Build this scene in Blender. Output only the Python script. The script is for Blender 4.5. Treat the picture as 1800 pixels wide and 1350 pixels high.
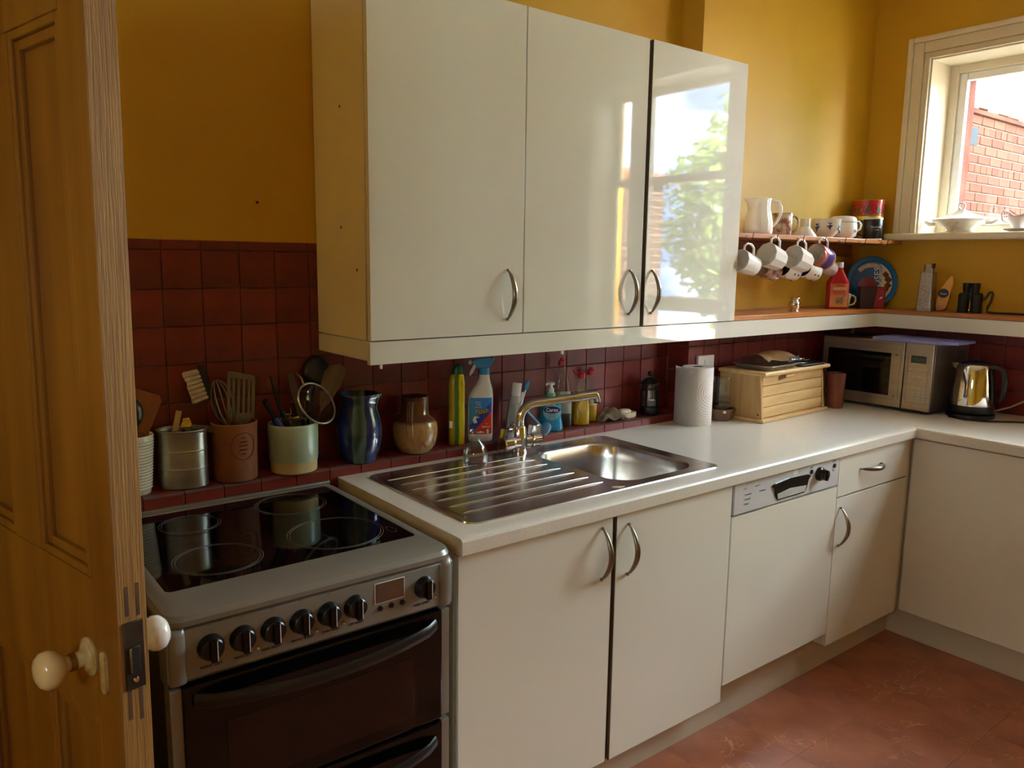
import bpy, bmesh, math, random
from math import sin, cos, pi, radians, sqrt, atan2
from mathutils import Matrix, Vector
random.seed(7)
for o in list(bpy.data.objects):
    bpy.data.objects.remove(o)
SC = bpy.context.scene
COL = SC.collection

# ------------------------------------------------------------------ camera
cam_d = bpy.data.cameras.new('camera')
cam_d.sensor_width = 36.0
cam_d.sensor_fit = 'HORIZONTAL'
cam_d.lens = 1385.33 / 1800 * 36
cam_d.clip_start = 0.02
cam = bpy.data.objects.new('camera', cam_d)
COL.objects.link(cam)
_r, _u, _f = Vector((.79036, -.6125, .01324)), Vector((.08416, .12995, .98794)), Vector((.60684, .77971, -.15425))
cam.matrix_world = Matrix(((_r.x, _u.x, -_f.x, -0.94993), (_r.y, _u.y, -_f.y, -1.41013), (_r.z, _u.z, -_f.z, 1.49765), (0, 0, 0, 1)))
SC.camera = cam

# ------------------------------------------------------------------ view + world
SC.view_settings.view_transform = 'Standard'
SC.view_settings.look = 'None'
SC.view_settings.gamma = 1.0
SC.view_settings.use_curve_mapping = False
SC.view_settings.exposure = 2.18
world = bpy.data.worlds.new('sky')
SC.world = world
SC.cycles.max_bounces = 16
SC.cycles.diffuse_bounces = 8
SC.cycles.transparent_max_bounces = 16
world.use_nodes = True
wn, wl = world.node_tree.nodes, world.node_tree.links
wn.clear()
w_out = wn.new('ShaderNodeOutputWorld')
w_bg = wn.new('ShaderNodeBackground')
w_tc = wn.new('ShaderNodeTexCoord')
w_mp = wn.new('ShaderNodeMapping')
w_no = wn.new('ShaderNodeTexNoise')
w_cr = wn.new('ShaderNodeValToRGB')
w_mp.inputs['Scale'].default_value = (1.0, 1.0, 2.2)
w_mp.inputs['Location'].default_value = (1.3, 0.4, 0.0)
w_no.inputs['Scale'].default_value = 2.4
w_no.inputs['Detail'].default_value = 5
w_cr.color_ramp.elements[0].position = .40
w_cr.color_ramp.elements[0].color = (.10, .17, .36, 1)
w_cr.color_ramp.elements[1].position = .54
w_cr.color_ramp.elements[1].color = (.84, .96, 1.0, 1)
wl.new(w_tc.outputs['Generated'], w_mp.inputs['Vector'])
wl.new(w_mp.outputs['Vector'], w_no.inputs['Vector'])
wl.new(w_no.outputs['Fac'], w_cr.inputs['Fac'])
wl.new(w_cr.outputs['Color'], w_bg.inputs['Color'])
w_bg.inputs['Strength'].default_value = 10.0
wl.new(w_bg.outputs['Background'], w_out.inputs['Surface'])


sun_d = bpy.data.lights.new('sun', 'SUN')
sun_d.energy = 55.0
sun_d.angle = radians(.6)
sun_d.color = (1.0, .95, .86)
sun = bpy.data.objects.new('sun', sun_d)
sun.rotation_euler = Vector((.05, .78, .62)).to_track_quat('Z', 'Y').to_euler()
COL.objects.link(sun)


def portal(name, loc, sy, sz, rot=(0, radians(90), 0)):
    """Daylight portal that fills a window opening: guides sky sampling, adds no light of its own."""
    l = bpy.data.lights.new(name, 'AREA')
    l.shape = 'RECTANGLE'
    l.size, l.size_y = sz, sy
    l.cycles.is_portal = True
    o = bpy.data.objects.new(name, l)
    o.location = loc
    o.rotation_euler = rot
    COL.objects.link(o)


portal('window_daylight', (3.04, .03, 2.02), .62, .74)
portal('window_daylight', (3.04, -1.17, 1.775), 1.06, 1.60)
portal('window_daylight', (-2.06, -1.25, 1.54), .50, .48, (0, radians(-90), 0))  # portal for the added fill window on the left


# ------------------------------------------------------------------ materials
def lin(c):
    out = []
    for v in c:
        v /= 255
        out.append(v / 12.92 if v <= .04045 else ((v + .055) / 1.055) ** 2.4)
    return (*out, 1)


MATS = {}


def M(name, col, rough=.5, metal=0, coat=0, col2=None, scale=8, stretch=(1, 1, 1), bump=0, bscale=60, bstretch=None, rnd=0,
      contrast=(.35, .65), trans=0, ior=1.5, rvar=0, sub=0, coat_r=.05):
    if name in MATS:
        return MATS[name]
    m = bpy.data.materials.new(name)
    m.use_nodes = True
    N, L = m.node_tree.nodes, m.node_tree.links
    b = N['Principled BSDF']
    b.inputs['Roughness'].default_value = rough
    b.inputs['Metallic'].default_value = metal
    b.inputs['Coat Weight'].default_value = coat
    b.inputs['Coat Roughness'].default_value = coat_r
    b.inputs['IOR'].default_value = ior
    b.inputs['Transmission Weight'].default_value = trans
    c = lin(col)
    b.inputs['Base Color'].default_value = c
    tc = N.new('ShaderNodeTexCoord')
    last = None
    if col2 is not None:
        mp = N.new('ShaderNodeMapping')
        mp.inputs['Scale'].default_value = stretch
        no = N.new('ShaderNodeTexNoise')
        no.inputs['Scale'].default_value = scale
        no.inputs['Detail'].default_value = 6
        cr = N.new('ShaderNodeValToRGB')
        cr.color_ramp.elements[0].position, cr.color_ramp.elements[1].position = contrast
        cr.color_ramp.elements[0].color, cr.color_ramp.elements[1].color = c, lin(col2)
        L.new(tc.outputs['Object'], mp.inputs['Vector'])
        L.new(mp.outputs['Vector'], no.inputs['Vector'])
        L.new(no.outputs['Fac'], cr.inputs['Fac'])
        last = cr.outputs['Color']
        if rvar:
            mr = N.new('ShaderNodeMapRange')
            mr.inputs['To Min'].default_value, mr.inputs['To Max'].default_value = rough - rvar, rough + rvar
            L.new(no.outputs['Fac'], mr.inputs['Value'])
            L.new(mr.outputs['Result'], b.inputs['Roughness'])
    if rnd:
        oi = N.new('ShaderNodeObjectInfo')
        mr = N.new('ShaderNodeMapRange')
        mr.inputs['To Min'].default_value, mr.inputs['To Max'].default_value = 1 - rnd, 1 + rnd
        hs = N.new('ShaderNodeHueSaturation')
        if last is not None:
            L.new(last, hs.inputs['Color'])
        else:
            hs.inputs['Color'].default_value = c
        L.new(oi.outputs['Random'], mr.inputs['Value'])
        L.new(mr.outputs['Result'], hs.inputs['Value'])
        last = hs.outputs['Color']
    if last is not None:
        L.new(last, b.inputs['Base Color'])
    if bump:
        n2 = N.new('ShaderNodeTexNoise')
        n2.inputs['Scale'].default_value = bscale
        n2.inputs['Detail'].default_value = 4
        bp = N.new('ShaderNodeBump')
        bp.inputs['Strength'].default_value = bump
        bp.inputs['Distance'].default_value = .004
        src = tc.outputs['Object']
        if bstretch:
            m2 = N.new('ShaderNodeMapping')
            m2.inputs['Scale'].default_value = bstretch
            L.new(src, m2.inputs['Vector'])
            src = m2.outputs['Vector']
        L.new(src, n2.inputs['Vector'])
        L.new(n2.outputs['Fac'], bp.inputs['Height'])
        L.new(bp.outputs['Normal'], b.inputs['Normal'])
    MATS[name] = m
    return m


def nodes(m):
    return m.node_tree.nodes, m.node_tree.links, m.node_tree.nodes['Principled BSDF']


def ramp_mat(name, axis, stops, rough=.4, coat=0, sc=(1, 1, 1), wob=0, metal=0, mode='LINEAR'):
    """Colour bands printed/glazed along a local axis ('x','y','z'), positions in metres."""
    m = bpy.data.materials.new(name)
    m.use_nodes = True
    N, L, b = nodes(m)
    b.inputs['Roughness'].default_value = rough
    b.inputs['Coat Weight'].default_value = coat
    b.inputs['Metallic'].default_value = metal
    tc = N.new('ShaderNodeTexCoord')
    sp = N.new('ShaderNodeSeparateXYZ')
    L.new(tc.outputs['Object'], sp.inputs['Vector'])
    src = sp.outputs['XYZ'.index(axis.upper())]
    lo, hi = stops[0][0], stops[-1][0]
    mr = N.new('ShaderNodeMapRange')
    mr.inputs['From Min'].default_value, mr.inputs['From Max'].default_value = lo, hi
    if wob:
        no = N.new('ShaderNodeTexNoise')
        no.inputs['Scale'].default_value = 25
        ma = N.new('ShaderNodeMath')
        ma.operation = 'MULTIPLY_ADD'
        ma.inputs[1].default_value = wob
        L.new(tc.outputs['Object'], no.inputs['Vector'])
        L.new(no.outputs['Fac'], ma.inputs[0])
        L.new(src, ma.inputs[2])
        src = ma.outputs[0]
    L.new(src, mr.inputs['Value'])
    cr = N.new('ShaderNodeValToRGB')
    cr.color_ramp.interpolation = mode
    el = cr.color_ramp.elements
    while len(el) < len(stops):
        el.new(.5)
    for e, (p, c) in zip(el, stops):
        e.position = (p - lo) / (hi - lo)
        e.color = lin(c)
    L.new(mr.outputs['Result'], cr.inputs['Fac'])
    L.new(cr.outputs['Color'], b.inputs['Base Color'])
    return m


def pane_mat(name, tint=(1, 1, 1), refl=1.45):
    """Thin clear sheet: see-through with a Fresnel mirror skin."""
    m = bpy.data.materials.new(name)
    m.use_nodes = True
    N, L = m.node_tree.nodes, m.node_tree.links
    N.clear()
    o = N.new('ShaderNodeOutputMaterial')
    mx = N.new('ShaderNodeMixShader')
    tr = N.new('ShaderNodeBsdfTransparent')
    gl = N.new('ShaderNodeBsdfGlossy')
    lw = N.new('ShaderNodeLayerWeight')
    lw.inputs['Blend'].default_value = .5
    pw_ = N.new('ShaderNodeMath')
    pw_.operation = 'POWER'
    pw_.inputs[1].default_value = 3.2
    fr = N.new('ShaderNodeMath')
    fr.operation = 'MULTIPLY_ADD'
    fr.inputs[1].default_value, fr.inputs[2].default_value = .9, (refl - 1) ** 2 / (refl + 1) ** 2
    L.new(lw.outputs['Facing'], pw_.inputs[0])
    L.new(pw_.outputs[0], fr.inputs[0])
    tr.inputs['Color'].default_value = (*tint, 1)
    gl.inputs['Roughness'].default_value = .02
    L.new(fr.outputs[0], mx.inputs['Fac'])
    L.new(tr.outputs['BSDF'], mx.inputs[1])
    L.new(gl.outputs['BSDF'], mx.inputs[2])
    L.new(mx.outputs['Shader'], o.inputs['Surface'])
    return m


YELLOW = M('yellow wall paint', (206, 163, 30), .55, col2=(200, 156, 26), scale=3, bump=.12, bscale=120)
CEIL = M('white ceiling paint', (228, 222, 205), .7, col2=(224, 218, 200), scale=3)
GROUT = M('grey grout', (146, 112, 98), .9, col2=(92, 56, 46), scale=14)
TILE = M('red glazed tile', (128, 39, 31), .42, col2=(102, 26, 21), scale=9, rnd=.16, coat=.12, coat_r=.2, bump=.10, bscale=40)
NOSE = M('worn tile edge', (96, 70, 66), .45, col2=(120, 38, 32), scale=16, coat=.2)
LAMI = M('cream gloss laminate', (221, 220, 208), .03, coat=0, col2=(218, 217, 204), scale=2)
CARC = M('cream melamine carcass', (228, 219, 192), .35, col2=(223, 213, 184), scale=3)
EDGE = M('dark carcass edge', (96, 84, 66), .6, col2=(86, 74, 58), scale=5)
WTOP = M('speckled cream worktop', (222, 219, 208), .28, col2=(215, 211, 199), scale=150, coat=.1)
WEDGE = M('yellowed worktop end', (206, 190, 150), .5, col2=(196, 178, 136), scale=8)
PLIN = M('cream plinth', (200, 193, 174), .4, col2=(194, 186, 166), scale=3)
STEEL = M('brushed sink steel', (226, 223, 218), .24, metal=1, col2=(206, 202, 197), scale=5, stretch=(1, 5, 1), rvar=.05)
SATIN = M('satin nickel handle', (150, 141, 126), .30, metal=1, col2=(138, 130, 116), scale=12)
CHROME = M('polished chrome', (225, 225, 226), .07, metal=1, col2=(215, 215, 218), scale=5)
TIN = M('dull tin plate', (196, 192, 184), .36, metal=1, col2=(160, 156, 150), scale=14, rvar=.08, bump=.06, bscale=30)
BLACKG = M('black ceramic glass', (5, 5, 5), .05, ior=1.45, col2=(9, 8, 9), scale=4)
BLACKP = M('black plastic', (18, 18, 19), .28, col2=(22, 22, 23), scale=8)
MATTB = M('matt black rubber', (20, 21, 22), .6, col2=(27, 28, 29), scale=30, bump=.2, bscale=300)
SILVER = M('silver grey enamel', (136, 135, 126), .36, metal=.35, col2=(131, 130, 121), scale=4, coat=.2)
DKSIDE = M('dark brown enamel side', (30, 24, 18), .4, col2=(36, 29, 21), scale=5)
WHITEC = M('white glazed china', (236, 233, 224), .12, col2=(232, 228, 218), scale=4, coat=.4)
OFFW = M('cream glazed china', (226, 221, 204), .12, col2=(219, 213, 194), scale=5, coat=.4)
WPLAS = M('white plastic', (232, 230, 226), .32, col2=(228, 226, 222), scale=5)
WPAINT = M('cream gloss woodwork paint', (226, 216, 190), .3, col2=(220, 209, 181), scale=4, coat=.15)
GLASSM = M('clear glass', (240, 246, 244), .02, trans=1, ior=1.45, col2=(238, 244, 243), scale=3)
PANE = pane_mat('window pane')
CLR = pane_mat('clear plastic bottle', (.88, .88, .87), 1.6)
GLAS = pane_mat('clear thin glass', (.93, .95, .94), 1.5)
PINE = M('varnished pine', (150, 102, 32), .42, col2=(112, 71, 20), scale=3, stretch=(5, 5, .4), contrast=(.3, .75), coat=.15, bump=.1, bscale=30, bstretch=(8, 8, .6))
PINEE = M('bare pine edge', (158, 116, 50), .6, col2=(118, 80, 28), scale=9, stretch=(14, 14, .5), contrast=(.3, .75), bump=.35, bscale=40, bstretch=(10, 10, .4))
SHELFW = M('orange pine shelf', (196, 126, 62), .35, col2=(160, 92, 38), scale=5, stretch=(.6, 8, 8), contrast=(.3, .75), coat=.2)
SHELFY = M('orange pine shelf arm', (190, 122, 60), .35, col2=(156, 90, 38), scale=5, stretch=(8, .6, 8), contrast=(.3, .75), coat=.2)
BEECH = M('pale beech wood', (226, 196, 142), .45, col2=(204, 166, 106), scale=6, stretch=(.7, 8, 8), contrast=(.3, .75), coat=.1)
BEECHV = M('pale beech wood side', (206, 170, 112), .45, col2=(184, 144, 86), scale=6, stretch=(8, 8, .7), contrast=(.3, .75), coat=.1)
WOODSP = M('wooden utensil', (150, 92, 48), .5, col2=(120, 68, 32), scale=6, stretch=(6, 6, .8), contrast=(.3, .75))
DARKW = M('turned dark wood', (132, 70, 48), .5, col2=(104, 50, 34), scale=7, stretch=(7, 7, .8))
BRASS = M('aged brass', (170, 140, 78), .35, metal=.9, col2=(120, 96, 52), scale=20, rvar=.1)
IRON = M('dark lock iron', (74, 66, 54), .45, metal=.7, col2=(54, 46, 36), scale=18, rvar=.1)
SKYBLUE = M('sky blue plastic', (60, 150, 214), .3, col2=(70, 160, 220), scale=5)
PALEBLUE = M('pale blue plastic', (128, 178, 214), .35, col2=(120, 170, 208), scale=5)
REDP = M('red plastic', (196, 34, 32), .28, col2=(186, 28, 28), scale=5)
RED2 = M('crimson bottle plastic', (184, 26, 40), .25, col2=(172, 20, 34), scale=4, coat=.2)
INK = M('black print', (16, 16, 18), .5, col2=(20, 20, 22), scale=9)
WINK = M('white print', (240, 240, 240), .5, col2=(236, 236, 238), scale=9)
GOLDINK = M('yellow print', (250, 206, 40), .45, col2=(246, 198, 36), scale=9)
GREYINK = M('grey print', (120, 122, 124), .5, col2=(112, 114, 116), scale=9)


# ------------------------------------------------------------------ mesh helpers
def tag(o, label=None, cat=None, group=None, kind=None):
    for k, v in (('label', label), ('category', cat), ('group', group), ('kind', kind)):
        if v:
            o[k] = v
    return o


def T(name, label, cat, loc=(0, 0, 0), rz=0, group=None):
    o = bpy.data.objects.new(name, None)
    o.empty_display_size = .02
    COL.objects.link(o)
    o.location = loc
    o.rotation_euler = (0, 0, rz)
    return tag(o, label, cat, group)


def S(name, label=None):
    o = bpy.data.objects.new(name, None)
    o.empty_display_size = .02
    COL.objects.link(o)
    return tag(o, label, None, None, 'structure')


def OB(name, bm, mat, parent=None, ang=38, loc=None):
    me = bpy.data.meshes.new(name)
    bmesh.ops.recalc_face_normals(bm, faces=bm.faces)
    bm.normal_update()
    ar = {f: f.calc_area() for f in bm.faces}
    bm.faces.index_update()
    flat = []
    for f in bm.faces:                       # big flat faces framed by small bevels stay truly flat
        nb = [g for ed in f.edges for g in ed.link_faces if g != f]
        f.smooth = True
        if nb and all(ar[f] > 3 * ar[g] and f.normal.dot(g.normal) < .974 for g in nb):
            flat.append(f.index)
    bm.to_mesh(me)
    bm.free()
    me.set_sharp_from_angle(angle=radians(ang))
    for i in flat:
        me.polygons[i].use_smooth = False
    me.materials.append(mat)
    o = bpy.data.objects.new(name, me)
    COL.objects.link(o)
    if parent:
        o.parent = parent
    if loc:
        o.location = loc
    return o


def cp(o, parent=None, loc=None, rot=None):
    c = o.copy()
    COL.objects.link(c)
    if parent is not None:
        c.parent = parent
    if loc is not None:
        c.location = loc
    if rot is not None:
        c.rotation_euler = rot
    return c


def cptree(o, parent=None):
    c = cp(o, parent)
    for ch in list(o.children):
        cptree(ch, c)
    return c


def box(x0, x1, y0, y1, z0, z1, bev=0, seg=2, bm=None):
    b = bmesh.new()
    bmesh.ops.create_cube(b, size=1)
    bmesh.ops.scale(b, vec=(x1 - x0, y1 - y0, z1 - z0), verts=b.verts)
    bmesh.ops.translate(b, vec=((x0 + x1) / 2, (y0 + y1) / 2, (z0 + z1) / 2), verts=b.verts)
    if bev:
        bmesh.ops.bevel(b, geom=b.edges[:], offset=min(bev, .49 * min(x1 - x0, y1 - y0, z1 - z0)), segments=seg, affect='EDGES', profile=.5)
    return join(bm, b)


def join(bm, b):
    if bm is None:
        return b
    me = bpy.data.meshes.new('tmp')
    b.to_mesh(me)
    b.free()
    bm.from_mesh(me)
    bpy.data.meshes.remove(me)
    return bm


def xf(bm, mat):
    bmesh.ops.transform(bm, matrix=mat, verts=bm.verts)
    return bm


def lathe(prof, seg=32, sx=1, sy=1, lobes=0, amp=0, bm=None, closed=False):
    b = bmesh.new()
    rings = []
    for r, z in prof:
        if r < 1e-6:
            rings.append([b.verts.new((0, 0, z))])
        else:
            ring = []
            for i in range(seg):
                a = 2 * pi * i / seg
                rr = r * (1 + (amp * cos(lobes * a) if lobes else 0))
                ring.append(b.verts.new((rr * cos(a) * sx, rr * sin(a) * sy, z)))
            rings.append(ring)
    pairs = list(zip(rings, rings[1:]))
    if closed:
        pairs.append((rings[-1], rings[0]))
    for A, B in pairs:
        for i in range(seg):
            j = (i + 1) % seg
            if len(A) == 1 and len(B) > 1:
                b.faces.new((A[0], B[i], B[j]))
            elif len(B) == 1 and len(A) > 1:
                b.faces.new((A[i], A[j], B[0]))
            elif len(A) > 1 and len(B) > 1:
                b.faces.new((A[i], A[j], B[j], B[i]))
    return join(bm, b)


def pot(r0, r1, h, t=.004, floor=.006, seg=32, mid=(), **k):
    """hollow straight-sided vessel; mid = [(r, z)] between foot and rim"""
    outer = [(0, 0), (r0 * .94, 0), (r0, .003)] + list(mid) + [(r1, h - .002), (r1 - t * .5, h)]
    inner = [(r1 - t, h - .002)] + [(max(r - t, .001), z) for r, z in reversed(list(mid))] + [(r0 - t, floor + .004), (r0 - t - .003, floor), (0, floor)]
    return lathe(outer + inner, seg, **k)


def tube(pts, rad, seg=10, closed=False, flat=1.0, upv=None, bm=None, caps=True):
    b = bmesh.new()
    P = [Vector(p) for p in pts]
    n = len(P)
    R = rad if isinstance(rad, (list, tuple)) else [rad] * n
    tang = []
    for i in range(n):
        if closed:
            t = P[(i + 1) % n] - P[i - 1]
        else:
            t = P[min(i + 1, n - 1)] - P[max(i - 1, 0)]
        tang.append(t.normalized())
    nv = Vector(upv) if upv else (Vector((0, 0, 1)) if abs(tang[0].z) < .9 else Vector((1, 0, 0)))
    rings = []
    for i in range(n):
        t = tang[i]
        if upv:
            nv = Vector(upv)
        nv = (nv - t * nv.dot(t))
        if nv.length < 1e-6:
            nv = t.orthogonal()
        nv.normalize()
        bv = t.cross(nv)
        rings.append([b.verts.new(P[i] + (nv * cos(2 * pi * k / seg) * flat + bv * sin(2 * pi * k / seg)) * R[i]) for k in range(seg)])
    m = n if closed else n - 1
    for i in range(m):
        A, B = rings[i], rings[(i + 1) % n]
        for k in range(seg):
            j = (k + 1) % seg
            b.faces.new((A[k], A[j], B[j], B[k]))
    if caps and not closed:
        b.faces.new(rings[0])
        b.faces.new(rings[-1])
    return join(bm, b)


def arc(c, r, a0, a1, n, plane='xz', ry=None):
    out = []
    for i in range(n + 1):
        a = a0 + (a1 - a0) * i / n
        p, q = r * cos(a), (ry or r) * sin(a)
        out.append({'xz': (c[0] + p, c[1], c[2] + q), 'xy': (c[0] + p, c[1] + q, c[2]), 'yz': (c[0], c[1] + p, c[2] + q)}[plane])
    return out


def prism(pts, y0, y1, bev=0, axis='y', bm=None):
    """extrude a polygon given in (x,z) along y, or in (x,y) along z, or in (y,z) along x"""
    b = bmesh.new()

    def mk(p, h):
        return {'y': (p[0], h, p[1]), 'z': (p[0], p[1], h), 'x': (h, p[0], p[1])}[axis]
    A = [b.verts.new(mk(p, y0)) for p in pts]
    B = [b.verts.new(mk(p, y1)) for p in pts]
    b.faces.new(A)
    b.faces.new(B[::-1])
    for i in range(len(pts)):
        j = (i + 1) % len(pts)
        b.faces.new((A[i], B[i], B[j], A[j]))
    if bev:
        bmesh.ops.bevel(b, geom=b.edges[:], offset=bev, segments=2, affect='EDGES', profile=.5)
    return join(bm, b)


def loft(secs, seg=28, cap=True, a0=None, a1=None, off=0, thick=0, bm=None):
    """stack of super-ellipse rings (z, cx, cy, half width, half depth, power); front is -y.
    a0..a1 limits to an angular strip (label); angle 0 = front, degrees, + towards +x"""
    b = bmesh.new()
    rings = []
    part = a0 is not None
    for z, cx, cy, hw, hd, pw in secs:
        ring = []
        n = seg + 1 if part else seg
        for i in range(n):
            a = radians(a0 + (a1 - a0) * i / seg) if part else 2 * pi * i / seg
            s, c = sin(a), -cos(a)
            k = 2 / pw
            x = math.copysign(abs(s) ** k, s) * (hw + off)
            y = math.copysign(abs(c) ** k, c) * (hd + off)
            ring.append(b.verts.new((cx + x, cy + y, z)))
        rings.append(ring)
    for A, B in zip(rings, rings[1:]):
        n = len(A)
        for i in range(n - 1 if part else n):
            j = (i + 1) % n
            b.faces.new((A[i], A[j], B[j], B[i]))
    if cap and not part:
        b.faces.new(rings[0])
        b.faces.new(rings[-1][::-1])
    return join(bm, b)


def rrect(x0, x1, y0, y1, r, n=6):
    out = []
    for cx, cy, a in ((x1 - r, y1 - r, 0), (x0 + r, y1 - r, pi / 2), (x0 + r, y0 + r, pi), (x1 - r, y0 + r, 3 * pi / 2)):
        for i in range(n + 1):
            t = a + pi / 2 * i / n
            out.append((cx + r * cos(t), cy + r * sin(t)))
    return out


def text(name, s, size, mat, parent, mtx, ext=.0003, cyl=None, shear=0, align='CENTER', bold=0):
    cu = bpy.data.curves.new(name, 'FONT')
    cu.body = s
    cu.size = size
    cu.extrude = ext
    cu.align_x = align
    cu.align_y = 'CENTER'
    cu.shear = shear
    cu.offset = bold
    cu.resolution_u = 2
    tmp = bpy.data.objects.new(name, cu)
    COL.objects.link(tmp)
    dg = bpy.context.evaluated_depsgraph_get()
    me = bpy.data.meshes.new_from_object(tmp.evaluated_get(dg))
    bpy.data.objects.remove(tmp)
    if cyl:                                   # wrap on a cylinder of radius cyl, axis z, facing -y
        for v in me.vertices:
            a = v.co.x / cyl
            rr = cyl + v.co.z
            v.co = Vector((rr * sin(a), -rr * cos(a), v.co.y))
    me.transform(mtx)
    me.name = name
    me.materials.clear()
    me.materials.append(mat)
    o = bpy.data.objects.new(name, me)
    COL.objects.link(o)
    o.parent = parent
    return o


# text drawn in xy plane -> put on a wall facing -y
FACE_Y = Matrix.Rotation(radians(90), 4, 'X')


def at(x, y, z):
    return Matrix.Translation((x, y, z))


def frame_bm(a0, a1, z0, z1, w, x0, x1, bottom=True, bev=.002):
    """rectangular frame in the y/z plane, thickness x0..x1"""
    b = box(x0, x1, a0, a0 + w, z0, z1, bev)
    box(x0, x1, a1 - w, a1, z0, z1, bev, bm=b)
    box(x0, x1, a0 + w, a1 - w, z1 - w, z1, bev, bm=b)
    if bottom:
        box(x0, x1, a0 + w, a1 - w, z0, z0 + w, bev, bm=b)
    return b


# ================================================================== SETTING
XR, YB, YF = 2.75, .722, .617          # right wall, recess tile face, chimney-breast tile face
WT = .882                              # worktop top
Z0 = 1.54                              # top of the tiling on the left

floor = S('floor')
OB('subfloor', box(-2.0, 3.06, -3.3, .9, -.06, -.004), GROUT, floor)
VINYL = M('marbled terracotta vinyl', (176, 110, 80), .32, col2=(148, 87, 62), scale=6, coat=.1, rnd=.05)
N_, L_, b_ = nodes(VINYL)
tc = N_.new('ShaderNodeTexCoord')
oi = N_.new('ShaderNodeObjectInfo')
va = N_.new('ShaderNodeVectorMath')
va.operation = 'ADD'
nz = N_.new('ShaderNodeTexNoise')
nz.inputs['Scale'].default_value = 9
nz.inputs['Detail'].default_value = 3
nz.inputs['Distortion'].default_value = 1.2
L_.new(tc.outputs['Object'], va.inputs[0])
L_.new(oi.outputs['Location'], va.inputs[1])
L_.new(va.outputs['Vector'], nz.inputs['Vector'])
vein = N_.new('ShaderNodeValToRGB')
e = vein.color_ramp.elements
e[0].position, e[1].position = .488, .500
e[0].color, e[1].color = (0, 0, 0, 1), (1, 1, 1, 1)
e2 = e.new(.512)
e2.color = (0, 0, 0, 1)
L_.new(nz.outputs['Fac'], vein.inputs['Fac'])
nb = N_.new('ShaderNodeTexNoise')
nb.inputs['Scale'].default_value = 3.5
L_.new(va.outputs['Vector'], nb.inputs['Vector'])
msk = N_.new('ShaderNodeMapRange')
msk.inputs['From Min'].default_value, msk.inputs['From Max'].default_value = .47, .62
msk.inputs['To Max'].default_value = .85
L_.new(nb.outputs['Fac'], msk.inputs['Value'])
mul = N_.new('ShaderNodeMath')
mul.operation = 'MULTIPLY'
L_.new(vein.outputs['Color'], mul.inputs[0])
L_.new(msk.outputs['Result'], mul.inputs[1])
mx = N_.new('ShaderNodeMixRGB')
mx.inputs['Color2'].default_value = lin((214, 160, 118))
src = b_.inputs['Base Color'].links[0].from_socket
L_.new(mul.outputs[0], mx.inputs['Fac'])
L_.new(src, mx.inputs['Color1'])
L_.new(mx.outputs['Color'], b_.inputs['Base Color'])
P_ = .305
ft = None
for i in range(-9, 6):
    for j in range(-9, 3):
        x, y = 1.13 + i * P_ + P_ / 2, -.505 + j * P_ + P_ / 2
        if x < -1.9 or y < -3.2:
            continue
        if ft is None:
            ft = OB('tile', box(-P_ / 2 + .0005, P_ / 2 - .0005, -P_ / 2 + .0005, P_ / 2 - .0005, -.004, 0), VINYL, floor, loc=(x, y, 0))
        else:
            cp(ft, floor, (x, y, random.uniform(-.0003, 0)))

ceiling = OB('ceiling', box(-2.0, 3.06, -3.3, .9, 2.9, 2.96), CEIL)
tag(ceiling, kind='structure')
wall_front = tag(OB('wall_front', box(-2.05, 3.06, -3.35, -3.25, 0, 2.9), YELLOW), kind='structure')
W_FILL = (-1.50, -1.00, 1.30, 1.78)            # unseen window added in the left wall behind the camera for fill light
wl_ = box(-2.05, -1.95, -3.25, W_FILL[0], 0, 2.9)
box(-2.05, -1.95, W_FILL[1], .9, 0, 2.9, bm=wl_)
box(-2.05, -1.95, W_FILL[0], W_FILL[1], 0, W_FILL[2], bm=wl_)
box(-2.05, -1.95, W_FILL[0], W_FILL[1], W_FILL[3], 2.9, bm=wl_)
box(-1.95, -.93, .47, .73, 0, 2.9, bm=wl_)            # wall end the door hangs on
wall_left = tag(OB('wall_left', wl_, YELLOW), kind='structure')
win_fill = S('fill_window')
OB('frame', frame_bm(W_FILL[0], W_FILL[1], W_FILL[2], W_FILL[3], .06, -2.04, -1.98), WPAINT, win_fill)
OB('mullion', box(-2.03, -1.99, (W_FILL[0] + W_FILL[1]) / 2 - .03, (W_FILL[0] + W_FILL[1]) / 2 + .03, W_FILL[2] + .06, W_FILL[3] - .06, .004), WPAINT, win_fill)
OB('pane', box(-2.012, -2.008, W_FILL[0] + .06, W_FILL[1] - .06, W_FILL[2] + .06, W_FILL[3] - .06), PANE, win_fill)

# back wall: recess on the left, chimney breast from x = 1.51
wall_back = S('wall_back')
pl = box(-1.95, 1.515, YB + .004, .9, Z0, 2.9)
box(1.515, XR + .3, YF + .003, .9, 1.30, 2.9, bm=pl)
box(-1.95, 1.515, YB + .03, .9, 0, Z0, bm=pl)
box(1.515, XR + .3, YF + .03, .9, 0, 1.30, bm=pl)
OB('plaster', pl, YELLOW, wall_back)
gr = box(-.93, 1.515, YB + .004, YB + .03, .86, Z0)
box(1.515, XR, YF + .004, YF + .03, .86, 1.30, bm=gr)
box(1.513, 1.54, YF + .004, YB + .02, .86, 1.30, bm=gr)
OB('grout_bed', gr, GROUT, wall_back)
CW = .0985
ROWS = [(1.514, Z0), (1.415, 1.514), (1.318, 1.415), (1.219, 1.318), (1.12, 1.219), (1.021, 1.12), (.911, 1.021)]
_tm = {}


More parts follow.
